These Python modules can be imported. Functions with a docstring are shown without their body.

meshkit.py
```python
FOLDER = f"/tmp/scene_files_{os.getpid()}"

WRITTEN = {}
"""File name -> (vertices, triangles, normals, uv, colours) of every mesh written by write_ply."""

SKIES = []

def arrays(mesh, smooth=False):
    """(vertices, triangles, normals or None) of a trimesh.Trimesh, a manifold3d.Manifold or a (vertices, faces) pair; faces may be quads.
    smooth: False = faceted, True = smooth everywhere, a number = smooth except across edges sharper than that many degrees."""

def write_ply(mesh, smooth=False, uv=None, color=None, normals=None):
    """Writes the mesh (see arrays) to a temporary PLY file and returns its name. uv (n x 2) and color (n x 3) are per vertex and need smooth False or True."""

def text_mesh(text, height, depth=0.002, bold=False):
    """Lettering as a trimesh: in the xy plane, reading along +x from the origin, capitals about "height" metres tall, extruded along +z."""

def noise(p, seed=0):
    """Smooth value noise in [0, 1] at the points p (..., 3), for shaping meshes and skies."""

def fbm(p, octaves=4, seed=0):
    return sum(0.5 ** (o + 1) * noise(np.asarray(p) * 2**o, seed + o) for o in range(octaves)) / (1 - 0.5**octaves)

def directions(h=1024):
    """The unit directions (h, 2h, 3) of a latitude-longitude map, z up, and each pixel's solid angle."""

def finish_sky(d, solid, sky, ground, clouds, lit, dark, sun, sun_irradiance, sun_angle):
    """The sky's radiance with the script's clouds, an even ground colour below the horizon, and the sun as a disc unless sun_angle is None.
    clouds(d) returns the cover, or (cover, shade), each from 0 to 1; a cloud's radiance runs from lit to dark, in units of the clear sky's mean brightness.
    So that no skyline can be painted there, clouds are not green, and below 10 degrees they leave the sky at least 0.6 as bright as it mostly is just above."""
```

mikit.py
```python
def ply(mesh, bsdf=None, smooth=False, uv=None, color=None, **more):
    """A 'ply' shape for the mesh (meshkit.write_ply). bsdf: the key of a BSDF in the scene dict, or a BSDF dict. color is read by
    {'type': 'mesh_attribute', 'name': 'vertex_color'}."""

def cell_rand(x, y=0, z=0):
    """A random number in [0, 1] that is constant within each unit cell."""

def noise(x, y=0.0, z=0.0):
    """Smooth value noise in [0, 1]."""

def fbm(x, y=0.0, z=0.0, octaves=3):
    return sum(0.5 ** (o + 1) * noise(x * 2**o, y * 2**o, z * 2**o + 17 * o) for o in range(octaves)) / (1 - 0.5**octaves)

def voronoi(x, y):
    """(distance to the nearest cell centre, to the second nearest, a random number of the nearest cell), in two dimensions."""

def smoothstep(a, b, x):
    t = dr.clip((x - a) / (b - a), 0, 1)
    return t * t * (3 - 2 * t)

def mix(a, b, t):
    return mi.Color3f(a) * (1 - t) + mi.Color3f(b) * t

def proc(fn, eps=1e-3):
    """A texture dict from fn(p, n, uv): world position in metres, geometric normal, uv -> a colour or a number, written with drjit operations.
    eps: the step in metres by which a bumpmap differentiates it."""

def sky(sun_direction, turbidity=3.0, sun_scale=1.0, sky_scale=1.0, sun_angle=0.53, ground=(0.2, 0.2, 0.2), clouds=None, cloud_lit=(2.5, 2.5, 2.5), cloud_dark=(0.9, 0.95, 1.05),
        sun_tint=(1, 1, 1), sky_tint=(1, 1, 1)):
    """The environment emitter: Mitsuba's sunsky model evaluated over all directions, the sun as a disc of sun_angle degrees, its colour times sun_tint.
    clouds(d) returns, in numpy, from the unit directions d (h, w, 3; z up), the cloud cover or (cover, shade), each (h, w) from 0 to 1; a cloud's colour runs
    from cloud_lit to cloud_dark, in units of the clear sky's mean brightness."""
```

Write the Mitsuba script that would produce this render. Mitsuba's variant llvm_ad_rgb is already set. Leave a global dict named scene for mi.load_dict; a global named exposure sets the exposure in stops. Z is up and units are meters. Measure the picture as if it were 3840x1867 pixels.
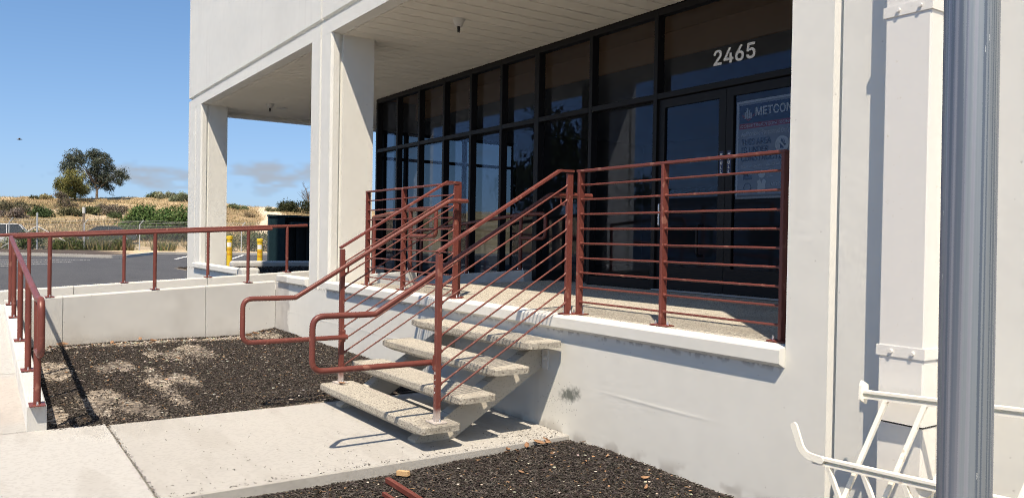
import math, random
import numpy as np, trimesh, drjit as dr, mitsuba as mi
import shapely.geometry as sg
from shapely import affinity
from shapely.ops import unary_union
import mikit, meshkit
from mikit import noise, fbm, voronoi, smoothstep, mix, proc, cell_rand

random.seed(7)
rng = np.random.default_rng(7)
T = mi.ScalarTransform4f
scene, labels = {}, {}

# ------------------------------------------------------------------ camera, sky, exposure
EYE = np.array([0.0, -3.579, 1.40])
def camera_axes(yaw, pitch, roll):
    f = np.array([-math.sin(yaw) * math.cos(pitch), math.cos(yaw) * math.cos(pitch), math.sin(pitch)])
    r = np.array([math.cos(yaw), math.sin(yaw), 0.0])
    u = np.cross(r, f)
    return f, math.cos(roll) * u - math.sin(roll) * r
FWD, UP = camera_axes(0.97197868, -0.01201091, 0.01715638)
scene['camera'] = {'type': 'perspective', 'fov': 65.74, 'fov_axis': 'x', 'near_clip': 0.05, 'far_clip': 2000.0,
                   'to_world': T().look_at(origin=EYE.tolist(), target=(EYE + FWD).tolist(), up=UP.tolist())}
SUN = np.array([1.2, -1.0, 2.37])
exposure = 2.08

def cloud_cover(d):
    az = np.arctan2(d[..., 1], -d[..., 0])           # 0 looks along -x, grows towards +y
    el = np.arcsin(np.clip(d[..., 2], -1, 1))
    cover = np.zeros(az.shape)
    n = meshkit.fbm(np.stack([az * 34, el * 150, az * 0 + 3.0], -1), 6, 11)
    for a0, e0, wa, we, k in ((.160, .066, .060, .011, .85), (.315, .076, .060, .012, .9), (.300, .054, .022, .006, .5), (.22, .060, .020, .008, .35),
                              (-.28, .10, .12, .02, .6), (.75, .12, .2, .03, .6), (1.4, .16, .3, .04, .5), (-1.2, .14, .3, .04, .5), (2.4, .2, .4, .06, .5), (-2.3, .2, .4, .06, .4)):
        g = np.exp(-((az - a0) / wa) ** 2 - ((el - e0) / we) ** 2)
        cover = np.maximum(cover, k * np.clip((g + 1.9 * (n - 0.5) * (g > .02)) * 1.5 - .35, 0, 1))
    low = np.exp(-np.clip(el, 0, 1) / .07) * .34                # pale band of moisture over the skyline
    return np.clip(np.maximum(cover, low), 0, 1), np.where(cover > low, .85, .0)
scene['sky'] = mikit.sky(SUN.tolist(), turbidity=3.0, clouds=cloud_cover, cloud_lit=(1.75, 1.95, 2.2), cloud_dark=(1.15, 1.27, 1.45), ground=(.2, .19, .17), sky_tint=(.87, 1.0, 1.10), sky_scale=.84, sun_tint=(.965, 1.0, 1.04))

# ------------------------------------------------------------------ materials
def rgb(*c): return {'type': 'rgb', 'value': list(c)}
def two(b): return {'type': 'twosided', 'b': b}
def princ(col, rough=.6, **k):
    return {'type': 'principled', 'base_color': col if isinstance(col, dict) else rgb(*col), 'roughness': rough, **k}
def bumped(b, fn, scale=1.0, eps=2e-3):
    return {'type': 'bumpmap', 'arbitrary': proc(fn, eps), 'scale': scale, 'b': b}

def gauss(x, s): return dr.exp(-dr.square(x / s))

def paint_color(p, n, uv):
    x, y, z = p.x, p.y, p.z
    big = fbm(x * .9, z * 1.3, y * .9, 3)
    fine = fbm(x * 9, z * 9, y * 9, 2)
    c = mix((.605, .605, .57), (.70, .698, .66), .65 * big + .35 * fine)
    # chips and pits in the paint, showing grey concrete
    d1, d2, r = voronoi(x * 6.5 + y * 3.1, z * 6.5 + y * 1.7)
    pit = smoothstep(.016 + .030 * (r - .76) * 4, .010, d1) * dr.select(r > .76, 1.0, 0.0)
    c = mix(c, (.42, .40, .37), .55 * pit)
    # rain streaks running down from edges
    st = smoothstep(.62, .85, noise(x * 17 + y * 17, z * .55, 3.0)) * smoothstep(.45, .8, noise(x * 3, z * 1.1, y * 3 + 9))
    c = mix(c, (.54, .53, .50), .22 * st)
    # mud splashed up from the bed on the wall's foot, in an uneven band
    top = .035 + .10 * fbm(x * 3.2, 4.0, y * 3, 3)
    mud = smoothstep(top, top - .09, z) * smoothstep(.35, .62, fbm(x * 8, z * 10, y * 8, 3)) * dr.select(z < .3, 1.0, 0.0)
    c = mix(c, (.24, .21, .18), .45 * mud)
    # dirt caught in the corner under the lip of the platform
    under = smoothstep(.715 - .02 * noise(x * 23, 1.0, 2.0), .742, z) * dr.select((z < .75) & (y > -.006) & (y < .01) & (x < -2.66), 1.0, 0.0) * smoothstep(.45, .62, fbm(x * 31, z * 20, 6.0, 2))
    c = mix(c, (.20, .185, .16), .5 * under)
    # bare grey patch left of the middle column, where the wall was never painted
    bare = smoothstep(-10.58, -10.66, x + .16 * (fbm(x * 6, z * 9, 2.0, 3) - .5)) * dr.select((x > -11.3) & (z < .76) & (dr.abs(y) < .04), 1.0, 0.0)
    c = mix(c, mix((.36, .345, .33), (.46, .45, .435), fine), .9 * bare)
    # a patch of dark green spray paint and specks around it, beside the stairs
    q = dr.sqrt(dr.square((x + 4.47) / .125) + dr.square((z - .285 - .18 * (x + 4.47)) / .062))
    near = dr.select(dr.abs(y) < .03, 1.0, 0.0)
    sp = smoothstep(1.25, .25, q + .9 * (fbm(x * 45, z * 45, 1.0, 3) - .5))
    speck_d, _, sr = voronoi(x * 60, z * 60)
    q2 = dr.sqrt(dr.square((x + 4.62) / .33) + dr.square((z - .22) / .23))
    specks = smoothstep(.10 + .26 * noise(x * 90, z * 90, 4.0), .06, speck_d) * dr.select(sr > .62 + .42 * q2, 1.0, 0.0)
    return mix(c, (.07, .085, .075), near * dr.maximum(.85 * sp, .8 * specks))
def paint_bump(p, n, uv):
    x, y, z = p.x, p.y, p.z
    d1, d2, r = voronoi(x * 6.5 + y * 3.1, z * 6.5 + y * 1.7)
    pit = smoothstep(.016 + .030 * (r - .76) * 4, .010, d1) * dr.select(r > .76, 1.0, 0.0)
    seam = gauss(z - .36 - .012 * noise(x * 1.7, 2.0, 0.0), .010) * .7 * smoothstep(.1, .5, noise(x * 1.1, 7.0, 0.0))
    lump = smoothstep(.66, .80, noise(x * 13, z * 13, y * 13)) * smoothstep(.45, .65, noise(x * 1.9, z * 1.9, y * 1.9 + 5))
    return .0015 * fbm(x * 7, z * 7, y * 7, 4) + .0011 * noise(x * 38, z * 38, y * 38) * smoothstep(.4, .7, noise(x * 2.1, z * 2.1, y * 2.1)) + .0030 * seam - .002 * pit
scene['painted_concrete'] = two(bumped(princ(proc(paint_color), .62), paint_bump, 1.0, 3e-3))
scene['painted_steel_white'] = two(princ(proc(lambda p, n, uv: mix((.665, .655, .63), (.58, .53, .45), smoothstep(.74, .86, fbm(p.x * 30, p.y * 30, p.z * 30, 3)))), .42, specular=.5))

def concrete_color(p, n, uv):
    x, y, z = p.x, p.y, p.z
    big = fbm(x * .7 + z, y * .7, z * 1.4, 4)
    c = mix((.325, .315, .295), (.395, .385, .362), big)
    c = mix(c, (.40, .395, .38), .8 * smoothstep(-2.745, -2.755, y))                 # the sidewalk was poured paler than the path
    c = mix(c, (.42, .375, .335), .7 * smoothstep(-6.6, -6.8, x) * smoothstep(-8.2, -8.0, x) * smoothstep(-3.2, -3.3, y))
    c = mix(c, (.285, .27, .245), .35 * smoothstep(.50, .75, fbm(x * 1.6, y * 7, z * 6, 4)))
    c = mix(c, (.27, .26, .24), .25 * smoothstep(.45, .8, noise(x * 60, y * 60, z * 60)))
    d1, d2, r = voronoi(x * 13 + z * 7, y * 21 + z * 9)
    return mix(c, (.15, .135, .12), .5 * smoothstep(.10, .06, d1) * dr.select(r > .95, 1.0, 0.0))
def concrete_bump(p, n, uv):
    return .0016 * fbm(p.x * 6, p.y * 6, p.z * 6, 4) + .0005 * noise(p.x * 90, p.y * 90, p.z * 90)
def wall_concrete_color(p, n, uv):
    x, y, z = p.x, p.y, p.z
    c = mix((.43, .43, .415), (.54, .54, .525), fbm(x * 1.1, y * 1.1, z * 2.2, 4))
    c = mix(c, (.39, .38, .36), .5 * smoothstep(.52, .75, fbm(x * 2, y * 2.0, z * 1.1 + 5, 4)))
    c = mix(c, (.30, .27, .235), .45 * smoothstep(.16, .03, z + .10 * fbm(x * 4, y * 4, 0.0, 3)) * dr.select(x < -11.0, 1.0, 0.0))
    d1, d2, r = voronoi(y * 9 + x * 9, z * 9)
    return mix(c, (.15, .14, .125), .6 * smoothstep(.07, .04, d1) * dr.select(r > .90, 1.0, 0.0))
scene['wall_concrete'] = two(bumped(princ(proc(wall_concrete_color), .8), concrete_bump, 1.0, 3e-3))
scene['concrete'] = two(bumped(princ(proc(concrete_color), .85), concrete_bump, 1.0, 3e-3))

def aggregate_color(p, n, uv):
    u = 105 * dr.select(dr.abs(n.x) > .6, p.y, p.x) + 31 * p.z * dr.select(dr.abs(n.z) > .6, 0.0, .2)
    v = 105 * dr.select(dr.abs(n.z) > .6, p.y, p.z)
    d1, d2, r = voronoi(u, v)
    stone = mix((.28, .26, .215), (.47, .44, .38), r)
    stone = mix(stone, (.15, .13, .11), dr.select(r < .10, 1.0, 0.0))
    c = mix((.235, .22, .19), stone, smoothstep(.02, .16, d2 - d1))
    dirt = smoothstep(.5, .75, fbm(p.x * 2.2, p.y * 4.5, p.z * 4, 3))
    c = mix(c, (.22, .195, .16), .4 * dirt)
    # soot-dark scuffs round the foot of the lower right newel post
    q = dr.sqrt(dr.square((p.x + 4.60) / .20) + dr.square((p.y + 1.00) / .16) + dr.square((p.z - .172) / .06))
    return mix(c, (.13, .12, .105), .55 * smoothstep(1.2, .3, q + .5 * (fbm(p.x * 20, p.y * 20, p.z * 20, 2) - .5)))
def aggregate_bump(p, n, uv):
    u = 105 * dr.select(dr.abs(n.x) > .6, p.y, p.x) + 31 * p.z * dr.select(dr.abs(n.z) > .6, 0.0, .2)
    v = 105 * dr.select(dr.abs(n.z) > .6, p.y, p.z)
    d1, d2, r = voronoi(u, v)
    return .0008 * smoothstep(.0, .35, d2 - d1) + .0004 * fbm(p.x * 9, p.y * 9, p.z * 9, 2)
scene['aggregate'] = two(bumped(princ(proc(aggregate_color), .8), aggregate_bump, 1.0, 1.5e-3))

def rust_color(p, n, uv):
    x, y, z = p.x, p.y, p.z
    c = mix((.122, .034, .027), (.175, .050, .038), fbm(x * 5, y * 5, z * 5, 2))
    worn = smoothstep(.66, .78, fbm(x * 21 + z * 4, y * 26, z * 13, 3))
    c = mix(c, (.34, .16, .12), .55 * worn)
    # bare metal and chalk at the feet of the newel posts, above the lowest tread
    foot = smoothstep(.29, .185, z + .05 * (noise(x * 50, y * 50, z * 25) - .5)) * dr.select((x > -6.36) & (x < -4.5) & (y > -1.1) & (y < -.9), 1.0, 0.0)
    return mix(c, (.48, .45, .42), .85 * foot)
scene['red_paint'] = two(princ(proc(rust_color), .42, specular=.45))
scene['bounce_tinted_paint'] = two(bumped(princ(proc(lambda p, n, uv: mix(mix((.42, .385, .32), (.52, .485, .42), fbm(p.x * 9, p.y * 5, p.z * 5, 3)), (.10, .09, .08), .8 * smoothstep(.16, .08, voronoi(p.y * 42, p.z * 42)[0]) * smoothstep(.50, .62, fbm(p.y * 4, p.z * 5, 3.0, 3)))), .7), concrete_bump, 1.0, 3e-3))  # wall paint copy for the stringers, tan bounced light put into the colour
scene['cream_paint'] = two(princ(proc(lambda p, n, uv: mix((.86, .835, .74), (.62, .52, .40), .8 * smoothstep(.70, .80, fbm(p.x * 27, p.y * 27, p.z * 27, 3)))), .42, specular=.5))
scene['soffit_paint'] = two(princ(proc(lambda p, n, uv: mix((.64, .615, .535), (.69, .67, .60), fbm(p.x * 3, p.y * .8, p.z, 2))), .65))
scene['bronze_frame'] = two(princ((.012, .012, .014), .45, specular=.25))
scene['black_gap'] = two(princ((.02, .02, .02), .9))
scene['tinted_glass'] = {'type': 'thindielectric', 'int_ior': 1.5, 'specular_transmittance': rgb(.50, .54, .58), 'specular_reflectance': rgb(.36, .42, .56)}
scene['dark_glass'] = {'type': 'thindielectric', 'int_ior': 1.5, 'specular_transmittance': rgb(.22, .25, .27), 'specular_reflectance': rgb(.36, .42, .56)}
scene['car_glass'] = two(princ((.02, .028, .035), .10, specular=.35))
scene['steel_bright'] = two({'type': 'roughconductor', 'material': 'Al', 'alpha': .25})
scene['white_print'] = two(princ((.82, .83, .82), .5))
scene['blue_print'] = two(princ((.05, .12, .27), .5))
scene['navy_print'] = two(princ((.03, .045, .11), .5))
scene['red_print'] = two(princ((.42, .04, .05), .5))
scene['grey_print'] = two(princ((.34, .36, .41), .5))
scene['pale_print'] = two(princ((.72, .74, .76), .5))
scene['interior_paint'] = two(princ((.46, .29, .165), .8))
scene['interior_grey'] = two(princ((.22, .215, .21), .8))
scene['interior_floor'] = two(princ((.12, .11, .10), .5))

def zinc_color(p, n, uv):
    a = dr.atan2(p.y - POLE[1], p.x - POLE[0])
    s = fbm(a * 9, p.z * .35, 2.0, 4)
    c = mix((.20, .235, .275), (.36, .395, .42), s)
    c = mix(c, (.08, .11, .16), .6 * smoothstep(.60, .72, noise(a * 16, p.z * .8, 5.0)))
    c = mix(c, (.37, .36, .42), .4 * smoothstep(.62, .75, noise(a * 7 + 9, p.z * .2, 1.0)))
    d1, d2, r = voronoi(a * 9, p.z * 14)
    chip = smoothstep(.11, .08, d1) * dr.select(r > .975, 1.0, 0.0)
    return mix(c, (.82, .82, .80), chip)
def zinc_rough(p, n, uv):
    a = dr.atan2(p.y - POLE[1], p.x - POLE[0])
    return .40 + .18 * noise(a * 22, p.z * 1.1, 3.0)
POLE = np.array([-.775, -1.975])
scene['galvanized_pole_metal'] = two({**princ(proc(zinc_color), .4, metallic=.6), 'roughness': proc(zinc_rough)})
scene['zinc'] = two(princ((.52, .53, .53), .5, metallic=.3))
scene['wire'] = two(princ((.30, .30, .30), .6, metallic=.3))

def asphalt_color(p, n, uv):
    c = mix((.040, .041, .044), (.060, .061, .064), fbm(p.x * .35, p.y * 1.5, 0.0, 4))
    return mix(c, (.085, .083, .08), .5 * smoothstep(.55, .8, noise(p.x * 40, p.y * 40, 0.0)))
scene['asphalt_mix'] = two(princ(proc(asphalt_color), .75))
scene['road_paint'] = two(princ((.72, .72, .70), .7))
def soil_color(p, n, uv):
    x, y = p.x, p.y
    c = mix((.115, .095, .075), (.25, .21, .165), smoothstep(.3, .7, fbm(x * 2.5, y * 5.0, 3.0, 4)))
    c = mix(c, (.42, .385, .33), .7 * smoothstep(.60, .72, fbm(x * 23, y * 23, 0.0, 3)))
    return mix(c, (.07, .06, .052), .75 * smoothstep(.50, .60, fbm(x * 31 + 7, y * 31, 2.0, 2)))
def soil_bump(p, n, uv): return .012 * fbm(p.x * 9, p.y * 9, 0.0, 5)
scene['soil'] = two(bumped(princ(proc(soil_color), .95), soil_bump, 1.0, 4e-3))
def hill_color(p, n, uv):
    x, y = p.x, p.y
    g = fbm(x * .11, y * .28, 0.0, 5)
    c = mix((.23, .165, .090), (.345, .262, .15), smoothstep(.3, .7, g))
    c = mix(c, (.33, .27, .19), .8 * smoothstep(.55, .7, fbm(x * .07 + 9, y * .2, 2.0, 4)))
    c = mix(c, (.15, .135, .06), .6 * smoothstep(.60, .72, fbm(x * .25 + 3, y * .4, 5.0, 4)))
    track = dr.abs(y - (34.1 + .314 * (-x - 120)) + 1.6 * (noise(x * .08, 1.0, 0.0) - .5))
    c = mix(c, (.52, .43, .31), smoothstep(2.4, 1.4, track) * dr.select(x < -80, 1.0, 0.0))
    return mix(c, (.20, .15, .08), .35 * smoothstep(.5, .8, noise(x * 2.2, y * 3.5, 0.0)))
scene['hill_ground'] = two(princ(proc(hill_color), .95))
scene['vertex_paint'] = two({'type': 'diffuse', 'reflectance': {'type': 'mesh_attribute', 'name': 'vertex_color'}})
scene['yellow_paint'] = two(princ((.72, .50, .03), .4))
scene['amber_tape'] = two(princ((.60, .30, .02), .4))
scene['green_steel'] = two(princ((.011, .032, .042), .45))
scene['shaded_green_steel'] = two(princ((.006, .012, .016), .5))  # cabinet recess copy of the green steel, shade darkened into its colour
scene['car_white'] = two(princ((.75, .76, .77), .22, clearcoat=.7))
scene['car_dark'] = two(princ((.035, .05, .055), .22, clearcoat=.7))
scene['rubber'] = two(princ((.02, .02, .02), .8))
scene['far_white'] = two(princ((.55, .55, .53), .8))
scene['leaf_tissue'] = two(princ(proc(lambda p, n, uv: mix((.20, .095, .055), (.40, .25, .14), fbm(p.x * 16, p.y * 16, p.z * 16, 2))), .7))
scene['raw_wood'] = two(princ((.50, .33, .17), .8))
scene['bark'] = two(princ((.19, .15, .115), .9))

# ------------------------------------------------------------------ mesh helpers
def cat(ms): return ms[0] if len(ms) == 1 else trimesh.util.concatenate(ms)
def box(x0, x1, y0, y1, z0, z1):
    m = trimesh.creation.box((x1 - x0, y1 - y0, z1 - z0)); m.apply_translation(((x0 + x1) / 2, (y0 + y1) / 2, (z0 + z1) / 2)); return m
def cbox(x0, x1, y0, y1, z0, z1, c=.008):
    """Box with chamfered edges."""
    P = []
    for X, sx in ((x0, 1), (x1, -1)):
        for Y, sy in ((y0, 1), (y1, -1)):
            for Z, sz in ((z0, 1), (z1, -1)):
                P += [(X, Y + sy * c, Z + sz * c), (X + sx * c, Y, Z + sz * c), (X + sx * c, Y + sy * c, Z)]
    return trimesh.convex.convex_hull(np.array(P))
def prism(pts, a, b, axis):
    """Polygon extruded from a to b along an axis; pts are the two other coordinates in x, y, z order."""
    poly = pts if isinstance(pts, sg.base.BaseGeometry) else sg.Polygon(pts)
    m = trimesh.creation.extrude_polygon(poly, b - a, engine='earcut')
    v = m.vertices.copy(); u, w, h = v[:, 0], v[:, 1], v[:, 2] + a
    if axis == 'x': V, flip = np.stack([h, u, w], 1), False
    elif axis == 'y': V, flip = np.stack([u, h, w], 1), True
    else: V, flip = np.stack([u, w, h], 1), False
    return trimesh.Trimesh(V, m.faces[:, ::-1] if flip else m.faces, process=False)
def hull(P): return trimesh.convex.convex_hull(np.array(P, float))
def bar(a, b, w, h, up=(0, 0, 1)):
    """Rectangular bar from a to b: w across, h along up."""
    a, b, up = np.array(a, float), np.array(b, float), np.array(up, float)
    t = (b - a) / np.linalg.norm(b - a); s = np.cross(t, up); s /= np.linalg.norm(s); u = np.cross(s, t)
    P = [q + i * s * w / 2 + j * u * h / 2 for q in (a, b) for i in (-1, 1) for j in (-1, 1)]
    return hull(P)
def tube(path, r, sides=10, closed_ends=True):
    p = np.array(path, float); rr = np.broadcast_to(np.asarray(r, float), (len(p),))
    t = np.gradient(p, axis=0); t /= np.linalg.norm(t, axis=1, keepdims=True) + 1e-12
    ref = np.array([0, 0, 1.0]) if abs(t[0, 2]) < .9 else np.array([1.0, 0, 0])
    a = np.cross(t[0], ref); a /= np.linalg.norm(a); V = []
    for i in range(len(p)):
        a = a - t[i] * (a @ t[i]); a /= np.linalg.norm(a); b = np.cross(t[i], a)
        ang = np.arange(sides) * 2 * np.pi / sides
        V.append(p[i] + rr[i] * (np.cos(ang)[:, None] * a + np.sin(ang)[:, None] * b))
    n = len(p); V = np.vstack(V); F = []
    for i in range(n - 1):
        for j in range(sides):
            k = (j + 1) % sides
            F += [[i * sides + j, i * sides + k, (i + 1) * sides + k], [i * sides + j, (i + 1) * sides + k, (i + 1) * sides + j]]
    if closed_ends:
        c0, c1 = len(V), len(V) + 1; V = np.vstack([V, p[0], p[-1]])
        for j in range(sides):
            k = (j + 1) % sides
            F += [[c0, k, j], [c1, (n - 1) * sides + j, (n - 1) * sides + k]]
    return trimesh.Trimesh(V, np.array(F), process=False)
def fillet(pts, r, steps=7):
    """Polyline with its corners rounded."""
    pts = [np.array(q, float) for q in pts]; out = [pts[0]]
    for i in range(1, len(pts) - 1):
        a, b, c = pts[i - 1], pts[i], pts[i + 1]
        u, w = (a - b), (c - b); lu, lw = np.linalg.norm(u), np.linalg.norm(w); u, w = u / lu, w / lw
        d = min(r, lu * .49, lw * .49)
        for s in np.linspace(0, 1, steps):
            out.append((1 - s) ** 2 * (b + u * d) + 2 * s * (1 - s) * b + s ** 2 * (b + w * d))
    return out + [pts[-1]]
def rod(a, b, r, sides=8): return tube([a, (np.array(a) + np.array(b)) / 2, b], r, sides)

def welded(a, b, r, sides=8):
    """Round bar with a weld bead swelling at either end."""
    a, b = np.array(a, float), np.array(b, float); t = (b - a) / np.linalg.norm(b - a)
    return tube([a, a + t * .014, a + t * .024, a + t * .034, b - t * .034, b - t * .024, b - t * .014, b], [r * 1.7, r * 1.9, r * 1.5, r, r, r * 1.5, r * 1.9, r * 1.7], sides)
def key_of(name):
    if name not in scene and not any(k.startswith(name + '__') for k in scene) and name not in labels: return name
    i = 1
    while True:
        k = f'{name}_{i:03d}'
        if k not in scene and k not in labels and not any(q.startswith(k + '__') for q in scene): return k
        i += 1
COUNT = {}
def put(name, mesh, bsdf, parent=None, label=None, smooth=False, color=None, **more):
    base = f'{parent}__{name}' if parent else name
    n = COUNT.get(base, 0); COUNT[base] = n + 1
    k = base if n == 0 else f'{base}_{n:03d}'
    scene[k] = mikit.ply(mesh, bsdf, smooth=smooth, color=color)
    d = dict(more)
    if label: d['label'] = label
    if d: labels[k] = d
    return k
def thing(name, label, category, group=None):
    n = COUNT.get(name, 0); COUNT[name] = n + 1
    k = name if n == 0 else f'{name}_{n:03d}'
    labels[k] = {'label': label, 'category': category}
    if group: labels[k]['group'] = group
    return k
def tag(k, label, category, group=None):
    labels.setdefault(k, {}).update({'label': label, 'category': category})
    if group: labels[k]['group'] = group
def struct(name, mesh, bsdf, label, smooth=False): return put(name, mesh, bsdf, None, label, smooth, kind='structure')

# ------------------------------------------------------------------ ground
def sheet(poly, z, cell=None):
    m = trimesh.creation.triangulate_polygon(poly if isinstance(poly, sg.base.BaseGeometry) else sg.Polygon(poly), engine='earcut')
    v = np.column_stack([m[0], np.full(len(m[0]), z)])
    t = trimesh.Trimesh(v, m[1], process=False)
    if t.face_normals[0][2] < 0: t.invert()
    return t
struct('ground', sheet([(-69, -900), (900, -900), (900, 900), (-69, 900)], -.16), 'soil', 'bare earth under and around the paved areas')
FENCE = lambda y: -67.05 + .36 * y
# parking lot
struct('parking_lot', sheet([(-69, -140), (-12.66, -140), (-12.66, -4.7), (-12.66, .0), (-16.9, .0), (-16.9, 120), (-69, 120)], -.02), 'asphalt_mix', 'dark grey asphalt parking lot beyond the ramp walls')
kerb_line = [(-54.9, -40), (-54.9, -9), (-54.95, -2.2), (-53.6, -.4), (-52.0, .6), (-50.2, 2.0), (-49.3, 2.9), (-49.9, 3.7), (-51.8, 4.4), (-55.0, 5.6), (-57.6, 6.6), (-57.9, 8.0), (-57.2, 10), (-57.0, 14), (-57.4, 30), (-58.4, 80)]
island = sg.Polygon(kerb_line + [(-69, 80), (-69, -40)])
kerb_poly = sg.LineString(kerb_line).buffer(.11, cap_style=2)
struct('kerb', prism(kerb_poly, -.03, .14, 'z'), 'concrete', 'pale concrete kerb at the far side of the parking lot')
scene['strip_soil'] = two(princ(proc(lambda p, n, uv: mix(mix((.035, .027, .023), (.06, .048, .04), noise(p.x * 3, p.y * 3, 0.0)), mix((.28, .22, .14), (.40, .32, .21), fbm(p.x, p.y, 1.0, 3)), smoothstep(5.0, 7.0, p.y + 2 * noise(p.x * .8, p.y * .8, 3.0)))), .95))
struct('planting_strip', sheet(island, .085), 'strip_soil', 'strip of dark bark and bare soil between the kerb and the fence')
for a, b in (((-46.0, 1.5), (-46.15, -14)), ((-42.8, .38), (-43.1, -14)), ((-40.0, -.8), (-40.2, -14)), ((-37.4, -2.0), (-37.6, -14)), ((-34.6, -3.2), (-34.8, -14)),
             ((-47.0, 5.8), (-56.5, 8.9)), ((-45.5, 8.3), (-56.6, 12.2)), ((-44.0, 11.4), (-56.6, 15.8))):
    l = sg.LineString([a, b]).buffer(.07, cap_style=2)
    k = struct('parking_line', sheet(l, -.015), 'road_paint', 'white painted line on the asphalt')
    labels[k] = {'label': 'white painted bay line on the parking lot asphalt', 'kind': 'structure', 'group': 'white bay lines on the parking lot'}

# hill beyond the fence
def hill_z(x, y):
    D = -x
    az = (y + 3.6) / np.maximum(D, 1)
    crest = np.interp(az, [-1, -.3, 0, .03, .117, .14, .21, .26, .30, .34, .5, 1.2], [.030, .034, .0385, .0365, .0375, .0385, .0435, .0355, .0335, .0345, .034, .03])
    zc = 1.4 + crest * 150 * np.sqrt(1 + az * az)
    f = np.interp(D, [60, 70, 110, 150, 190, 260, 900], [.0, .012, .40, 1.0, 1.02, .9, .6])
    z = .0 + (zc) * f
    bump = (meshkit.fbm(np.stack([x * .09, y * .13, x * 0], -1), 5, 4) - .5) * np.clip((D - 72) / 60, 0, 1) * 1.1
    tuft = (meshkit.noise(np.stack([x * .8, y * .9, x * 0], -1), 9) - .5) * .35 * np.clip((D - 80) / 40, 0, 1)
    return z + bump + tuft - .10 * np.clip((72 - D) / 6, 0, 1)
xs = -np.unique(np.concatenate([np.arange(66, 160, .8), np.arange(160, 300, 5), np.arange(300, 900, 40)]))
ys = np.unique(np.concatenate([np.arange(-420, -16, 12), np.arange(-16, 66, .6), np.arange(66, 640, 14)]))
X, Y = np.meshgrid(xs, ys, indexing='ij')
Z = hill_z(X, Y)
nx, ny = X.shape
idx = np.arange(nx * ny).reshape(nx, ny)
F = np.concatenate([np.stack([idx[:-1, :-1], idx[1:, :-1], idx[1:, 1:]], -1).reshape(-1, 3), np.stack([idx[:-1, :-1], idx[1:, 1:], idx[:-1, 1:]], -1).reshape(-1, 3)])
hm = trimesh.Trimesh(np.stack([X, Y, Z], -1).reshape(-1, 3), F, process=False)
if hm.face_normals[:50].mean(0)[2] < 0: hm.invert()
struct('hill', hm, 'hill_ground', 'dry golden grass hill with a dirt track', smooth=True)

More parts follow.
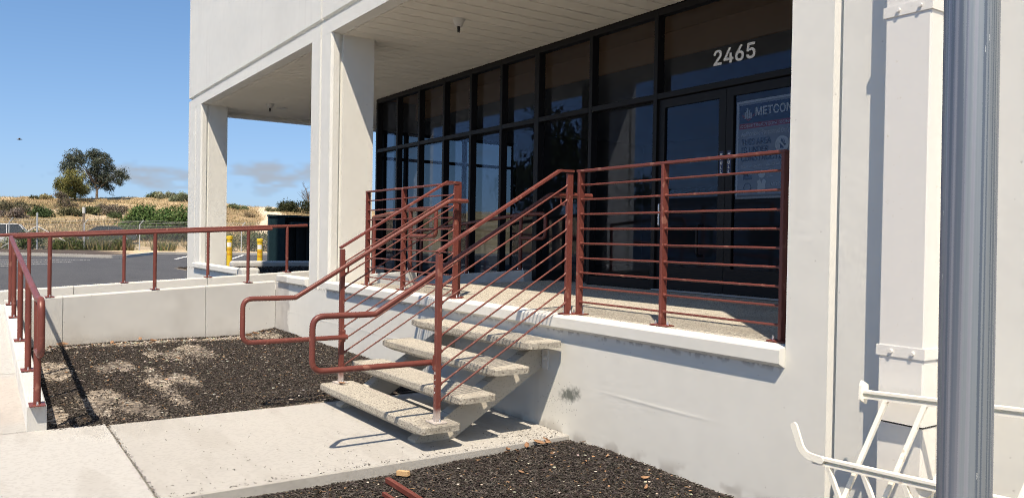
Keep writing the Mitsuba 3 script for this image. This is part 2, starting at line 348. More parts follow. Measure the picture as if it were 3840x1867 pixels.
# pale clay-coloured barriers on the far skyline
k = put('distant_barrier', cat([cbox(-175, -174.5, 45.5 + 2.1 * i, 47.2 + 2.1 * i, float(hill_z(np.array(-174.), np.array(46. + 2 * i))) - 1, 7.3, .05) for i in range(5)]), 'far_white')
tag(k, 'row of pale barriers on the skyline where the dirt track ends', 'barrier')

# ------------------------------------------------------------------ leaf and chip clouds
def quads(centers, normals_jit, size, aspect, tint):
    """Small two-triangle leaves at the centres, each turned at random."""
    n = len(centers)
    a = rng.normal(size=(n, 3)); a /= np.linalg.norm(a, axis=1, keepdims=True)
    b = rng.normal(size=(n, 3)); b[:, 2] *= normals_jit; b -= a * (a * b).sum(1, keepdims=True); b /= np.linalg.norm(b, axis=1, keepdims=True)
    s = size * rng.uniform(.6, 1.3, (n, 1))
    P = np.stack([centers - a * s, centers + b * s * aspect, centers + a * s, centers - b * s * aspect], 1).reshape(-1, 3)
    f = np.arange(n)[:, None] * 4
    F = np.concatenate([f + [0, 1, 2], f + [0, 2, 3]])
    return P, F, np.repeat(tint, 4, 0)
def tints(n, base, spread=.35, alt=None, p=.0):
    c = np.array(base)[None] * rng.uniform(1 - spread, 1 + spread, (n, 1)) * rng.uniform(.9, 1.1, (n, 3))
    if alt is not None:
        m = rng.random(n) < p
        c[m] = np.array(alt)[None] * rng.uniform(.7, 1.25, (m.sum(), 1))
    return np.clip(c, .004, .9)
def clumps(cl, n, shell=.55, flat=.8, gap=.36):
    """Points spread through ellipsoid clumps (x, y, z, r), denser towards their outside."""
    cl = np.array(cl, float); w = cl[:, 3] ** 2.2; pick = rng.choice(len(cl), n, p=w / w.sum())
    d = rng.normal(size=(n, 3)); d /= np.linalg.norm(d, axis=1, keepdims=True)
    r = rng.uniform(shell ** 2, 1.12, n) ** .5
    sub = meshkit.noise(np.concatenate([d * 2.6 + pick[:, None] * 7.3], 1), 3)
    r = r * (.62 + .62 * sub)
    off = d * r[:, None] * cl[pick, 3][:, None]; off[:, 2] *= flat
    P = cl[pick, :3] + off; s_ = np.median(cl[:, 3])
    return P[meshkit.noise(P * (1.15 / s_) + 11.0, 6) + .12 * rng.normal(size=n) > gap]
def foliage(name, parent, pts, size, aspect, col, alt=None, p=0., label=None, bunch=1, **more):
    if bunch > 1:
        pts = (pts[:, None] + rng.normal(size=(len(pts), bunch, 3)) * size * 1.3).reshape(-1, 3)
    v, f, c = quads(pts, .6, size, aspect, tints(len(pts), col, .4, alt, p))
    return put(name, (v, f), 'vertex_paint', parent, label, False, c, **more)
def limb(path, r0, r1, sides=7):
    path = np.array(path, float)
    t = np.linspace(0, 1, len(path)); q = np.linspace(0, 1, max(6, len(path) * 3))
    P = np.stack([np.interp(q, t, path[:, i]) for i in range(3)], 1)
    P[1:-1] += rng.normal(size=(len(P) - 2, 3)) * r0 * .35
    return tube(P, np.linspace(r0, r1, len(P)), sides)

def at(px, py, D):
    """A point of the hill country seen along a pixel of the survey photo frame (3840 wide), at distance D along -x."""
    r, u = np.cross(FWD, UP), UP
    d = FWD + r * (px - 1920) / 2971.4 - u * (py - 933.5) / 2971.4
    return EYE + d * (D / -d[0])
def onhill(x, y): return float(hill_z(np.array(float(x)), np.array(float(y))))

# big eucalyptus on the crest, and the tree leaning against it
C1 = lambda x, y: (x * .4793, 400 + y * .4793)
EUC = [(580,385,58),(545,420,48),(500,470,34),(530,480,56),(610,430,52),(648,410,36),(600,480,46),(728,372,44),(772,392,55),(700,390,38),(828,388,24),(850,430,30),(790,455,62),(740,445,46),(722,505,44),
       (785,520,70),(860,490,45),(800,585,62),(755,610,42),(850,625,42),(830,555,52),(960,510,36),(985,550,28),(930,540,40),(938,592,26),(898,575,36),(872,684,12),(690,520,26),(710,590,26)]
def sky_tree(name, spec, D, n, size, col, alt, p, label, trunk, limbs_to, r0, bunch=3, flat=.85, category='tree', shell=.5):
    t = thing(name, label, category)
    k = .4793 * D / 2971.4 / (FWD[0] ** 2) ** .5 * .95
    cl = []
    for (x, y, r) in spec:
        q = at(*C1(x, y), D + rng.uniform(-1, 1) * 2.2); cl.append((*q, r * k * .80))
    b = at(*C1(*trunk[0]), D); b[2] = onhill(b[0], b[1]) - .3
    ms = []
    stem = [b] + [at(*C1(*q), D) for q in trunk[1:]]
    ms.append(limb(stem, r0, r0 * .55))
    for (src, i) in limbs_to:
        a = stem[src]; c = np.array(cl[i][:3])
        mid = (a * .5 + c * .5) + np.array([rng.uniform(-.4, .4), rng.uniform(-.3, .3), .12 * np.linalg.norm(c - a)])
        ms.append(limb([a, mid, c], r0 * .45, r0 * .12, 6))
    put('trunk', cat(ms), 'bark', t, smooth=True)
    pts = clumps(cl, n, shell, flat, .45)
    foliage('crown', t, pts, size, .38, col, alt, p, bunch=bunch)
    return t
sky_tree('eucalyptus_tree', EUC, 148, 10500, .15, (.072, .086, .062), (.16, .165, .125), .25, 'tall open-crowned eucalyptus with a forked trunk standing on the hill crest',
         [(765, 705), (757, 650), (748, 610), (745, 585)], [(2, 0), (2, 3), (2, 6), (3, 8), (3, 12), (3, 15), (2, 21), (2, 17), (3, 7), (2, 4), (1, 23), (3, 10), (2, 20), (1, 19)], .22, flat=.9)
sky_tree('feathery_tree', [(560,555,72),(500,585,56),(620,560,58),(468,622,42),(560,625,75),(640,615,56),(600,680,55),(528,672,52),(668,652,44)], 145, 7200, .14, (.24, .235, .085), (.15, .15, .07), .3,
         'yellow-green rounded tree leaning against the left side of the eucalyptus', [(590, 715), (585, 670), (580, 630)], [(1, 0), (1, 3), (2, 5), (2, 1), (1, 8)], .16)
sky_tree('dead_shrub', [(480,700,45),(500,740,45),(455,690,28),(540,770,40),(590,790,38),(470,780,35),(620,800,30),(560,820,32)], 132, 2000, .12, (.17, .14, .11), (.11, .12, .06), .25,
         'grey-brown half-dead shrub spilling down the hill below the two crest trees', [(520, 800), (515, 770)], [(1, 0), (1, 3), (1, 4)], .06, flat=.7, category='shrub', shell=.2)
# bare tree and evergreen shrub seen through the open bay
t = thing('bare_tree', 'leafless grey tree on the skyline beside the middle column', 'tree')
b0 = at(1155, 768, 140); b0[2] = onhill(b0[0], b0[1]) - .3
ms = [limb([b0, b0 + [0, .1, 1.6], b0 + [0, -.1, 3.2]], .14, .08)]
for i in range(16):
    s = b0 + np.array([0, rng.uniform(-.1, .1), rng.uniform(1.0, 3.2)]); d = np.array([rng.normal() * .5, rng.normal() * .75, rng.uniform(.8, 1.5)]); L = rng.uniform(1.2, 2.4)
    e = s + d * L * .75; ms.append(limb([s, s * .5 + e * .5 + [0, 0, .15], e], .055, .02, 5))
    for j in range(4):
        q = s + (e - s) * rng.uniform(.4, 1); ms.append(limb([q, q + np.array([rng.normal() * .3, rng.normal() * .45, rng.uniform(.3, .9)])], .025, .01, 4))
put('trunk', cat(ms), 'bark', t)
def bush(name, label, px, py, w, h, D, n, size, col, alt=None, p=.2, category='shrub', lump=8, group=None, flat=.8):
    """A leafy bush: its foot where the pixel's ray comes down at distance D, w and h in metres."""
    t = thing(name, label, category, group)
    c = at(px, py, D); c[2] = onhill(c[0], c[1]) if D > 66 else max(c[2], .05)
    cl = []
    for i in range(lump):
        u = rng.uniform(-1, 1); v = rng.uniform(.25, 1) * (1 - .45 * u * u)
        cl.append((c[0] + rng.uniform(-.5, .5) * w, c[1] + u * w * .40, c[2] + v * h * .62, (.26 + .14 * rng.random()) * min(w, h * 1.4)))
    cl = np.array(cl)
    ms = [limb([c - [0, 0, .2], np.array([c[0], c[1], c[2] + h * .3]), q[:3]], .03 + .012 * h, .012, 5) for q in cl[:4]]
    put('stem', cat(ms), 'bark', t)
    pts = clumps(cl, n, .45, flat); pts[:, 2] = np.maximum(pts[:, 2], c[2] - .05 + rng.random(len(pts)) * .1)
    foliage('crown', t, pts, size, .45, col, alt, p, bunch=2)
    return t
bush('evergreen_shrub', 'dark rounded evergreen on the skyline left of the bare tree', 1085, 776, 6.2, 2.7, 138, 3600, .16, (.038, .045, .022), (.08, .08, .04))
bush('juniper', 'bright green rounded juniper, left of the pair behind the fence', 552, 885, 3.6, 4.1, 80, 8500, .11, (.10, .165, .055), (.15, .21, .08), .35, lump=12)
bush('juniper', 'bright green rounded juniper nearest the corner column', 660, 885, 3.7, 4.3, 79, 8500, .11, (.095, .16, .055), (.15, .21, .08), .35, lump=12)
for (px, py, w, h, D, lab, col) in (
    (30, 778, 7.5, 3.0, 122, 'grey-green scrub at the far left edge of the hill', (.085, .078, .050)), (42, 806, 6, 2.2, 112, 'purplish grey scrub on the left below the grey-green one', (.105, .088, .075)),
    (76, 762, 2.2, 1.6, 130, 'small dark scrub bush high on the left slope', (.05, .05, .032)), (92, 790, 3.4, 1.7, 121, 'brown-grey scrub left of the dark green bush', (.10, .085, .062)),
    (153, 803, 5.2, 2.3, 114, 'dark green mounded bush low on the left slope', (.040, .058, .026)), (128, 760, 2.2, .9, 130, 'low dark bush near the crest on the left', (.06, .06, .035)),
    (128, 738, 2.0, .7, 146, 'tiny dark bush on the skyline left of the trees', (.05, .052, .03)), (170, 728, 3.6, 1.0, 147, 'pale dry bush on the skyline beside the feathery tree', (.18, .16, .085)),
    (270, 800, 4.6, 2.1, 116, 'olive bush directly under the dead shrub', (.065, .066, .036)), (345, 796, 4.6, 1.7, 120, 'low green bush behind the marker post', (.065, .072, .035)),
    (385, 782, 4.0, 2.3, 122, 'brown scrub right of the marker post', (.095, .082, .062)), (420, 790, 4.0, 2.2, 120, 'taller grey-brown scrub, middle of the slope', (.10, .086, .066)),
    (455, 785, 4.4, 2.0, 122, 'grey-brown scrub left of the junipers', (.105, .09, .066)), (436, 802, 3.4, 1.3, 114, 'small dark green bush under the grey-brown scrub', (.05, .062, .03)),
    (570, 736, 4.4, 1.4, 148, 'dark green bush on the skyline above the left juniper', (.07, .085, .04)), (610, 742, 7.5, 1.7, 146, 'pale feathery brush on the skyline above the junipers', (.15, .155, .10)),
    (650, 738, 3.6, 1.2, 149, 'dark bush on the skyline nearest the corner column', (.06, .065, .038)), (680, 756, 8.5, 2.2, 140, 'grey-green brush on the crest beside the corner column', (.12, .135, .085)),
    (885, 772, 6.6, 1.6, 140, 'green brush on the crest just right of the corner column', (.10, .115, .06)), (1022, 778, 4.0, 1.5, 138, 'low olive bush left of the evergreen on the crest', (.10, .10, .055)),
    (935, 800, 2.6, 1.0, 128, 'small brown scrub beside the dirt track', (.14, .11, .07)), (495, 806, 2.6, 1.3, 112, 'yellowish weed clump left of the junipers', (.16, .15, .07))):
    bush('scrub_bush', lab, px, py, w * .52, h * .66, D, int(420 * max(w, 2)), .11, tuple(1.75 * c for c in col), tuple(2.5 * c for c in col), .25, 'bush', 7, 'scrub bushes dotted over the hill', .7)

# dry grass standing on the hill and rough weeds along the fence
def blades(pts, h, w, col, alt, p):
    n = len(pts); a = rng.uniform(0, 2 * np.pi, n); hh = h * rng.uniform(.5, 1.3, n)
    s = np.stack([np.cos(a), np.sin(a), 0 * a], 1) * w; tip = pts + np.stack([rng.normal(size=n) * .35 * hh, rng.normal(size=n) * .35 * hh, hh], 1)
    P = np.stack([pts - s, pts + s, tip], 1).reshape(-1, 3); return P, np.arange(3 * n).reshape(-1, 3), np.repeat(tints(n, col, .3, alt, p), 3, 0)
n = 52000
gx = -rng.uniform(71, 152, n); gy = -3.6 + rng.uniform(-.03, .40, n) * -gx
den = meshkit.fbm(np.stack([gx * .12, gy * .16, gx * 0], -1), 4, 21); keep = rng.random(n) < np.clip((den - .25) * 2.2, .15, 1)
keep &= np.abs(gy - (34.1 + .314 * (-gx - 120))) > 1.9 + .5 * rng.normal(size=n)
gx, gy = gx[keep], gy[keep]
P, F, C = blades(np.stack([gx, gy, hill_z(gx, gy) - .03], 1), .36, .05, (.335, .25, .135), (.24, .205, .11), .3)
put('dry_grass', (P, F), 'vertex_paint', None, 'dry golden grass standing all over the hill', False, C, kind='stuff')
labels['dry_grass']['category'] = 'grass'
n = 9000
wy = rng.uniform(-8, 22, n); wx = FENCE(wy) + rng.uniform(-2.2, .4, n)
m = (meshkit.fbm(np.stack([wx * .1, wy * .42, wx * 0], -1), 3, 5) > .55)
wx, wy = wx[m], wy[m]
P, F, C = blades(np.stack([wx, wy, .02 + 0 * wx], 1), .75, .045, (.095, .12, .05), (.27, .22, .11), .5)
put('fence_weeds', (P, F), 'vertex_paint', None, 'green weeds and vines tangled along the foot of the chain-link fence', False, C, kind='stuff'); labels['fence_weeds']['category'] = 'weeds'
for (px, py, w, h, D, lab) in ((405, 962, 4.6, 1.5, 67.5, 'leafy green creeper clump against the fence under the dark car'), (262, 962, 2.2, 1.2, 67, 'pale leafy creeper against the fence right of the braced post'),
                               (92, 962, 3.6, 1.4, 68.5, 'grey-green creeper against the fence left of the braced post'), (905, 975, 4.6, 1.9, 65, 'tall green reeds behind the fence between the yellow bollards'), (1000, 975, 3.2, 1.9, 64, 'tall green reeds behind the fence right of the yellow bollards')):
    bush('creeper', lab, px, py, w, h, D, int(900 * w), .075, (.070, .10, .038), (.15, .17, .06), .3, 'plant', 9, None, .9)

# ------------------------------------------------------------------ chain-link fence, marker post, cars
fn = thing('chain_link_fence', 'chain-link fence with angled barbed-wire arms along the far edge of the parking lot', 'fence')
posts_y = [-13.5, -10.4, -7.4, -4.4, -1.35, 3.27, 6.8, 10.2, 13.6, 17.0, 20.4]
def fpt(y, z, off=0): return np.array([FENCE(y) + off, y, z])
for y in posts_y:
    put('post', cat([rod(fpt(y, -.1), fpt(y, 2.02), .042, 7), rod(fpt(y, 2.0), fpt(y, 2.36, .0) + [.12, .24, 0], .036, 6)]), 'zinc', fn)
put('post', rod(fpt(.35, -.1), fpt(.35, 2.75), .06, 8), 'zinc', fn, 'thicker braced corner post')
for q in (fpt(-1.9, .12), fpt(3.05, .12)): put('brace', rod(fpt(.35, 1.78), q, .035, 6), 'zinc', fn)
w = []
for z, o in ((1.95, 0), (2.1, .04), (2.2, .08), (2.3, .12)):
    w.append(tube([fpt(y, z, 0) + [o, o * 1.8, 0] for y in np.linspace(-13.5, 20.4, 16)], .009, 4))
put('barbed_wire', cat(w), 'wire', fn, kind='stuff')
# woven mesh: crossing diagonal wires
ds, hgt, wd = .085, 1.92, .0045
s0 = np.arange(-13.5 - hgt, 20.4, ds); V = []
for sgn in (1, -1):
    for z0, o in ((0, 0),):
        a = s0 if sgn == 1 else s0 + hgt
        ya, yb = a, a + sgn * hgt
        lo, hi = np.clip(ya, -13.5, 20.4), np.clip(yb, -13.5, 20.4)
        za, zb = .05 + np.abs(lo - ya), .05 + np.abs(hi - ya)
        ok = np.abs(hi - lo) > .05
        for q0, q1, u0, u1 in zip(lo[ok], hi[ok], za[ok], zb[ok]):
            p0, p1 = fpt(q0, u0, .004 * sgn), fpt(q1, u1, .004 * sgn)
            V.append([p0 + [0, 0, -wd], p0 + [0, 0, wd], p1 + [0, 0, wd], p1 + [0, 0, -wd]])
V = np.array(V).reshape(-1, 3); f0 = np.arange(len(V) // 4)[:, None] * 4
put('wire_mesh', (V, np.concatenate([f0 + [0, 1, 2], f0 + [0, 2, 3]])), 'wire', fn, kind='stuff')
mp = thing('marker_post', 'brown marker post with a white cap standing behind the fence', 'post')
q = at(313, 868, 74); zb = onhill(q[0], q[1])
put('pole', rod((q[0], q[1], zb - .2), (q[0], q[1], 2.95), .09, 8), 'bark', mp); put('cap', rod((q[0], q[1], 2.95), (q[0], q[1], 3.45), .12, 8), 'far_white', mp)

def make_car(name, label, x, y, rot, z, body, length=4.5, width=1.78, h=1.45):
    t = thing(name, label, 'car')
    R = trimesh.transformations.rotation_matrix(rot, [0, 0, 1]); R[:3, 3] = (x, y, z)
    def add(n, m, b, par=t, smooth=35):
        m = m.copy(); m.apply_transform(R); return put(n, m, b, par, smooth=smooth)
    L, W = length / 2, width / 2
    prof = [(-L, .35), (-L, .72), (-L + .15, .84), (-1.35, .93), (-.75, .96), (.9, .97), (1.5, .95), (L - .12, .80), (L, .62), (L, .35), (1.75, .24), (-1.7, .24)]
    sec = []
    for yy, sh in ((-W, .90), (-W + .10, 1), (W - .10, 1), (W, .90)):
        sec.append([(px_ * (1 if sh == 1 else .975), yy, .58 + (pz - .58) * sh) for px_, pz in prof])
    n = len(prof); V = np.array(sum(sec, [])); F = []
    for i in range(3):
        for j in range(n):
            k = (j + 1) % n; a, b, c, d = i * n + j, i * n + k, (i + 1) * n + k, (i + 1) * n + j
            F += [[a, b, c], [a, c, d]]
    cap = trimesh.creation.triangulate_polygon(sg.Polygon([(p[0], p[2]) for p in sec[0]]), engine='earcut')
    for s, off in ((0, 0), (3, 3 * n)):
        fc = cap[1] % n + off; F += (fc if s == 0 else fc[:, ::-1]).tolist()
    m = trimesh.Trimesh(V, np.array(F), process=False); trimesh.repair.fix_normals(m); add('body', m, body)
    ring = lambda x0, x1, w_, z_: [(x0, -w_, z_), (x1, -w_, z_), (x1, w_, z_), (x0, w_, z_)]
    add('windows', hull(ring(-1.55, 1.45, W - .10, .94) + ring(-.80, .85, W - .27, h - .05)), 'car_glass')
    add('roof', hull(ring(-.72, .78, W - .24, h - .05) + ring(-.6, .6, W - .34, h)), body)
    pl = []
    for sy in (-1, 1):
        for a, b in (((-1.53, .95), (-.78, h - .04)), ((1.43, .95), (.83, h - .04)), ((.05, .95), (.05, h - .04))):
            pl.append(bar((a[0], sy * (W - .095), a[1]), (b[0], sy * (W - .262), b[1]), .05, .075, (0, sy, .3)))
    add('pillar', cat(pl), body)
    for sx in (-1.38, 1.36):
        for sy in (-1, 1):
            c = trimesh.creation.cylinder(.31, .2, sections=20); c.apply_transform(trimesh.transformations.rotation_matrix(math.pi / 2, [1, 0, 0])); c.apply_translation((sx, sy * (W - .07), .31))
            wk = add('wheel', c, 'rubber')
            c = trimesh.creation.cylinder(.19, .03, sections=16); c.apply_transform(trimesh.transformations.rotation_matrix(math.pi / 2, [1, 0, 0])); c.apply_translation((sx, sy * (W + .035), .31))
            put('rim', c.apply_transform(R), 'steel_bright', wk)
    for sy in (-.6, .6):
        add('headlight', hull([(L - .02 - dx, sy + dy, zz) for dx in (0, .12) for dy in (-.16, .16) for zz in (.62, .74)]), 'white_print')
    return t
q = at(25, 915, 71.5); make_car('parked_car', 'white car with a large windscreen parked behind the fence at the far left', q[0], q[1], 1.45, onhill(q[0], q[1]) + .05, 'car_white', 4.6, 1.85, 1.72)
q = at(405, 905, 76); make_car('parked_car', 'dark car whose roof shows above the railing behind the fence', q[0], q[1], 1.4, onhill(q[0], q[1]) + .02, 'car_dark', 4.5, 1.8, 1.44)

# insect speck in the sky, built as a larger winged body far off
bd = thing('insect', 'tiny dark insect flying in the blue sky at far left, modelled larger and farther off', 'insect')
q = at(72.8, 523.7, 52)
put('body', hull([q + np.array(d) for d in ((0, -.16, 0), (0, .15, .01), (.035, 0, .03), (-.035, 0, .03), (.03, 0, -.035), (-.03, 0, -.035), (.02, .1, .03), (0, -.09, .03))]), 'bark', bd)
for s in (-1, 1): put('wing', hull([q + np.array(d) for d in ((s * .03, -.05, .02), (s * .03, .06, .02), (s * .2, .03, .07), (s * .36, -.05, .03), (s * .2, -.05, .055))]), 'bark', bd)

# ------------------------------------------------------------------ concrete: paths, ramps, retaining walls
ZL = .85
def slab(x0, x1, y0, y1, z0=-.14, z1=0.0, c=.008): return cbox(x0, x1, y0, y1, z0, z1, c)
pave = 'stair_path'
k = struct('stair_path', slab(-6.40, -4.46, -2.747, -.006), 'concrete', 'concrete path leading to the foot of the stairs')
struct('sidewalk', cat([slab(-6.46, -4.462, -4.6, -2.757), slab(-4.458, -1.5, -4.6, -2.757), slab(-1.494, 3, -4.6, -2.757), slab(-6.46, 3, -6.2, -4.608)]), 'concrete', 'concrete sidewalk in front of the ramp')
# ramp: leg along the planter, landing, leg towards the building, landing, leg along the glass
def ramp_x(x0, x1, z0, z1, y0, y1, base=-.2): return prism([(x0, base), (x1, base), (x1, z1), (x0, z0)], y0, y1, 'y')
def ramp_y(y0, y1, z0, z1, x0, x1, base=-.2): return prism([(y0, base), (y1, base), (y1, z1), (y0, z0)], x0, x1, 'x')
struct('ramp', cat([ramp_x(-8.2, -6.468, .145, .0, -4.5, -3.25), ramp_x(-11.34, -8.206, .42, .148, -4.5, -3.25), box(-12.5, -11.342, -4.5, -3.1, -.2, .42), ramp_y(-3.096, 0, .42, .62, -12.5, -11.342),
                    box(-12.5, -11.2, .0, 2.2, -.2, .62), ramp_x(-11.196, -8.05, .62, .853, .62, 2.09)]), 'concrete', 'concrete wheelchair ramp that turns up to the entrance porch')
WALLG = None
w1 = thing('ramp_curb_wall', 'low sloping concrete curb wall between the ramp and the planter at left', 'wall')
xs_ = [-11.19, -9.6, -8.0, -6.452]
for a, b in zip(xs_[:-1], xs_[1:]):
    f = lambda x: .18 + .35 * (-6.452 - x) / 4.74
    o = .004 if b < -6.5 else 0
    put('panel', hull([(x, y, z) for x, dx in ((a + .004, 0), (b - o, 0)) for y, z in ((-3.25, -.2), (-3.13, -.2), (-3.25, f(x) - .012), (-3.13, f(x) - .012), (-3.24, f(x)), (-3.14, f(x)))]), 'wall_concrete', w1)
w2 = thing('retaining_wall', 'smooth concrete retaining wall at the back of the mulch planter', 'wall')
f2 = lambda y: .752 + .0575 * y
ys_ = [-3.25, -2.64, -.95, -.002]
for a, b in zip(ys_[:-1], ys_[1:]):
    put('panel', hull([(x, y, z) for y in (a + .003, b - .003) for x, z in ((-11.34, -.2), (-11.19, -.2), (-11.34, f2(y) - .014), (-11.19, f2(y) - .014), (-11.326, f2(y)), (-11.204, f2(y)))]), 'wall_concrete', w2)
w3 = thing('retaining_wall', 'outer concrete retaining wall of the ramp, next to the parking lot', 'wall')
f3 = lambda y: .785 + .055 * (y - .12)
ys_ = [-8, -5.4, -2.4, -.62, 1.0, 2.3]
for a, b in zip(ys_[:-1], ys_[1:]):
    put('panel', hull([(x, y, z) for y in (a + .004, b - .004) for x, z in ((-12.65, -.2), (-12.5, -.2), (-12.65, f3(y) - .014), (-12.5, f3(y) - .014), (-12.636, f3(y)), (-12.514, f3(y)))]), 'wall_concrete', w3)
f4 = lambda x: .987 + .075 * (x + 8.05) + .035
w4 = thing('porch_curb', 'short sunlit concrete curb ending beside the left platform railing', 'curb')
put('panel', hull([(x, y, z) for x in (-9.15, -8.05) for y, z in ((.50, .3), (.61, .3), (.50, f4(x) - .01), (.61, f4(x) - .01), (.508, f4(x)), (.602, f4(x)))]), 'wall_concrete', w4)
w5 = thing('porch_curb', 'long shaded concrete curb sloping along the foot of the window wall', 'curb')
put('panel', hull([(x, y, z) for x in (-11.2, -8.05) for y, z in ((2.10, .3), (2.22, .3), (2.10, f4(x) - .01), (2.22, f4(x) - .01), (2.108, f4(x)), (2.212, f4(x)))]), 'wall_concrete', w5)

# planter bed beyond the ramp and its low wall
struct('far_planter_bed', sheet([(-19.6, .3), (-12.66, .3), (-12.66, 2.3), (-12.66, 9), (-19.6, 9)], .60), 'soil', 'raised mulch bed beyond the ramp')
pw = thing('planter_wall', 'low concrete planter wall in front of the dark green cabinet', 'wall')
put('coping', cbox(-19.86, -19.6, 1.62, 9, .60, .76, .04), 'wall_concrete', pw); put('panel', cbox(-19.84, -19.62, 1.64, 9, -.1, .598, .02), 'wall_concrete', pw)

# ------------------------------------------------------------------ mulch beds
def left_bed_z(x, y): return .0 + .075 * np.clip((y + .5) / .5, 0, 1) * np.clip((-x - 6.0) / 2, 0, 1) + .03 * np.clip((y + 3) / 3, 0, 1) + .025 * (meshkit.fbm(np.stack([x * 1.2, y * 1.4, x * 0], -1), 4, 2) - .5) - .015
def right_bed_z(x, y):
    edge = np.clip((x + 4.46) / .35, 0, 1)
    return -.045 - .035 * np.clip((-y - .1) / 1.6, 0, 1) * 1.0 + .022 * edge * np.exp(-((y + .1) / .35) ** 2) + .03 * (meshkit.fbm(np.stack([x * 1.6, y * 1.6, x * 0], -1), 4, 8) - .5) - .018 * np.clip((x + 4.2), 0, 2)
def bed(name, x0, x1, y0, y1, fz, step, label):
    xs, ys = np.arange(x0, x1 + step * .5, step), np.arange(y0, y1 + step * .5, step)
    X, Y = np.meshgrid(xs, ys, indexing='ij'); Z = fz(X, Y); i = np.arange(X.size).reshape(X.shape)
    F = np.concatenate([np.stack([i[:-1, :-1], i[1:, :-1], i[1:, 1:]], -1).reshape(-1, 3), np.stack([i[:-1, :-1], i[1:, 1:], i[:-1, 1:]], -1).reshape(-1, 3)])
    struct(name, trimesh.Trimesh(np.stack([X, Y, Z], -1).reshape(-1, 3), F, process=False), 'soil', label, smooth=True)
bed('planter_bed', -11.19, -6.40, -3.13, 0.0, left_bed_z, .06, 'soil of the planter left of the stairs')
bed('front_bed', -4.46, 2.5, -2.75, 0.0, right_bed_z, .06, 'soil of the planting bed below the white wall')
CH = np.array([[-1, 0, 0], [1, 0, 0], [0, -1, 0], [0, 1, 0], [0, 0, -1], [0, 0, 1.0], [-.6, -.7, .3], [.6, .7, .3]])
CF = np.array([[0, 2, 5], [2, 1, 5], [1, 3, 5], [3, 0, 5], [2, 0, 4], [1, 2, 4], [3, 1, 4], [0, 3, 4]])
def chips(x, y, z, L, wd, th, col, tilt=.28):
    n = len(x); a = rng.uniform(0, 2 * np.pi, n); tz = rng.normal(size=n) * tilt
    t = np.stack([np.cos(a) * np.cos(tz), np.sin(a) * np.cos(tz), np.sin(tz)], 1); s = np.stack([-np.sin(a), np.cos(a), rng.normal(size=n) * .3], 1)
    s -= t * (s * t).sum(1, keepdims=True); s /= np.linalg.norm(s, axis=1, keepdims=True); u = np.cross(t, s)
    l, w_, h_ = L * rng.uniform(.5, 1.5, n), wd * rng.uniform(.6, 1.4, n), th * rng.uniform(.6, 1.4, n)
    base = CH[:6]
    V = (np.stack([x, y, z], 1)[:, None] + base[None, :, :1] * (t * l[:, None])[:, None] + base[None, :, 1:2] * (s * w_[:, None])[:, None] + base[None, :, 2:] * (u * h_[:, None])[:, None])
    F = (np.arange(n)[:, None, None] * 6 + CF[None]).reshape(-1, 3)
    return V.reshape(-1, 3), F, np.repeat(col, 6, 0)
def chip_tint(n):
    c = tints(n, (.047, .041, .038), .55, (.115, .102, .093), .24)
    m = rng.random(n) < .012; c[m] = np.array((.26, .17, .10)) * rng.uniform(.6, 1.3, (m.sum(), 1)); return c
def scatter(n, x0, x1, y0, y1): return rng.uniform(x0, x1, n), rng.uniform(y0, y1, n)
TAN = [(-7.02, -2.73, .45, .12), (-6.74, -2.39, .30, .10), (-7.16, -2.1, .40, .10), (-7.67, -2.62, .30, .10), (-6.95, -2.5, .3, .10), (-7.86, -2.13, .40, .13), (-7.63, -1.82, .35, .08), (-8.11, -1.87, .4, .09), (-9.62, -1.71, .55, .20), (-9.6, -1.32, .5, .14),
       (-10.23, -1.35, .4, .15), (-9.01, -2.74, .45, .15), (-9.0, -2.45, .3, .10), (-7.0, -3.03, .35, .07), (-9.21, -2.26, .35, .1), (-8.78, -2.04, .3, .07), (-9.5, -2.9, .5, .15), (-10.9, -1.5, .16, 1.3), (-10.6, -.25, .3, .12)]
x, y = scatter(125000, -11.17, -6.41, -3.10, -.02)
tan = sum(np.exp(-((x - a) / c) ** 2 - ((y - b) / d) ** 2) for a, b, c, d in TAN)
dn = meshkit.fbm(np.stack([x * 1.6, y * 4.5, x * 0 + 3], -1), 5, 0)
keep = rng.random(len(x)) < np.clip(1.05 - 1.5 * np.clip(tan, 0, 1) - 3.0 * (dn - .5) * np.clip(tan * 2.5 + .12 * (x < -7.5), 0, 1), .07, 1); x, y = x[keep], y[keep]
P, F, C = chips(x, y, left_bed_z(x, y) + rng.uniform(-.002, .013, len(x)), .0155, .0042, .0034, chip_tint(len(x)))
put('bark_mulch', (P, F), 'vertex_paint', None, 'dark bark mulch scattered over the planter left of the stairs', False, C, kind='stuff'); labels['bark_mulch']['category'] = 'mulch'
x, y = scatter(105000, -4.47, -2.3, -2.6, -.012); z = right_bed_z(x, y)
P, F, C = chips(x, y, z + rng.uniform(.0, .018, len(x)), .0155, .0042, .0033, chip_tint(len(x)))
put('bark_mulch', (P, F), 'vertex_paint', None, 'thick dark bark mulch in the bed below the white wall', False, C, kind='stuff'); labels['bark_mulch_001']['category'] = 'mulch'
x, y = scatter(9000, -19.5, -12.7, .35, 6)
P, F, C = chips(x, y, .60 + rng.uniform(.0, .03, len(x)), .045, .016, .010, chip_tint(len(x)))
put('bark_mulch', (P, F), 'vertex_paint', None, 'dark bark mulch in the raised bed beyond the ramp', False, C, kind='stuff'); labels['bark_mulch_002']['category'] = 'mulch'
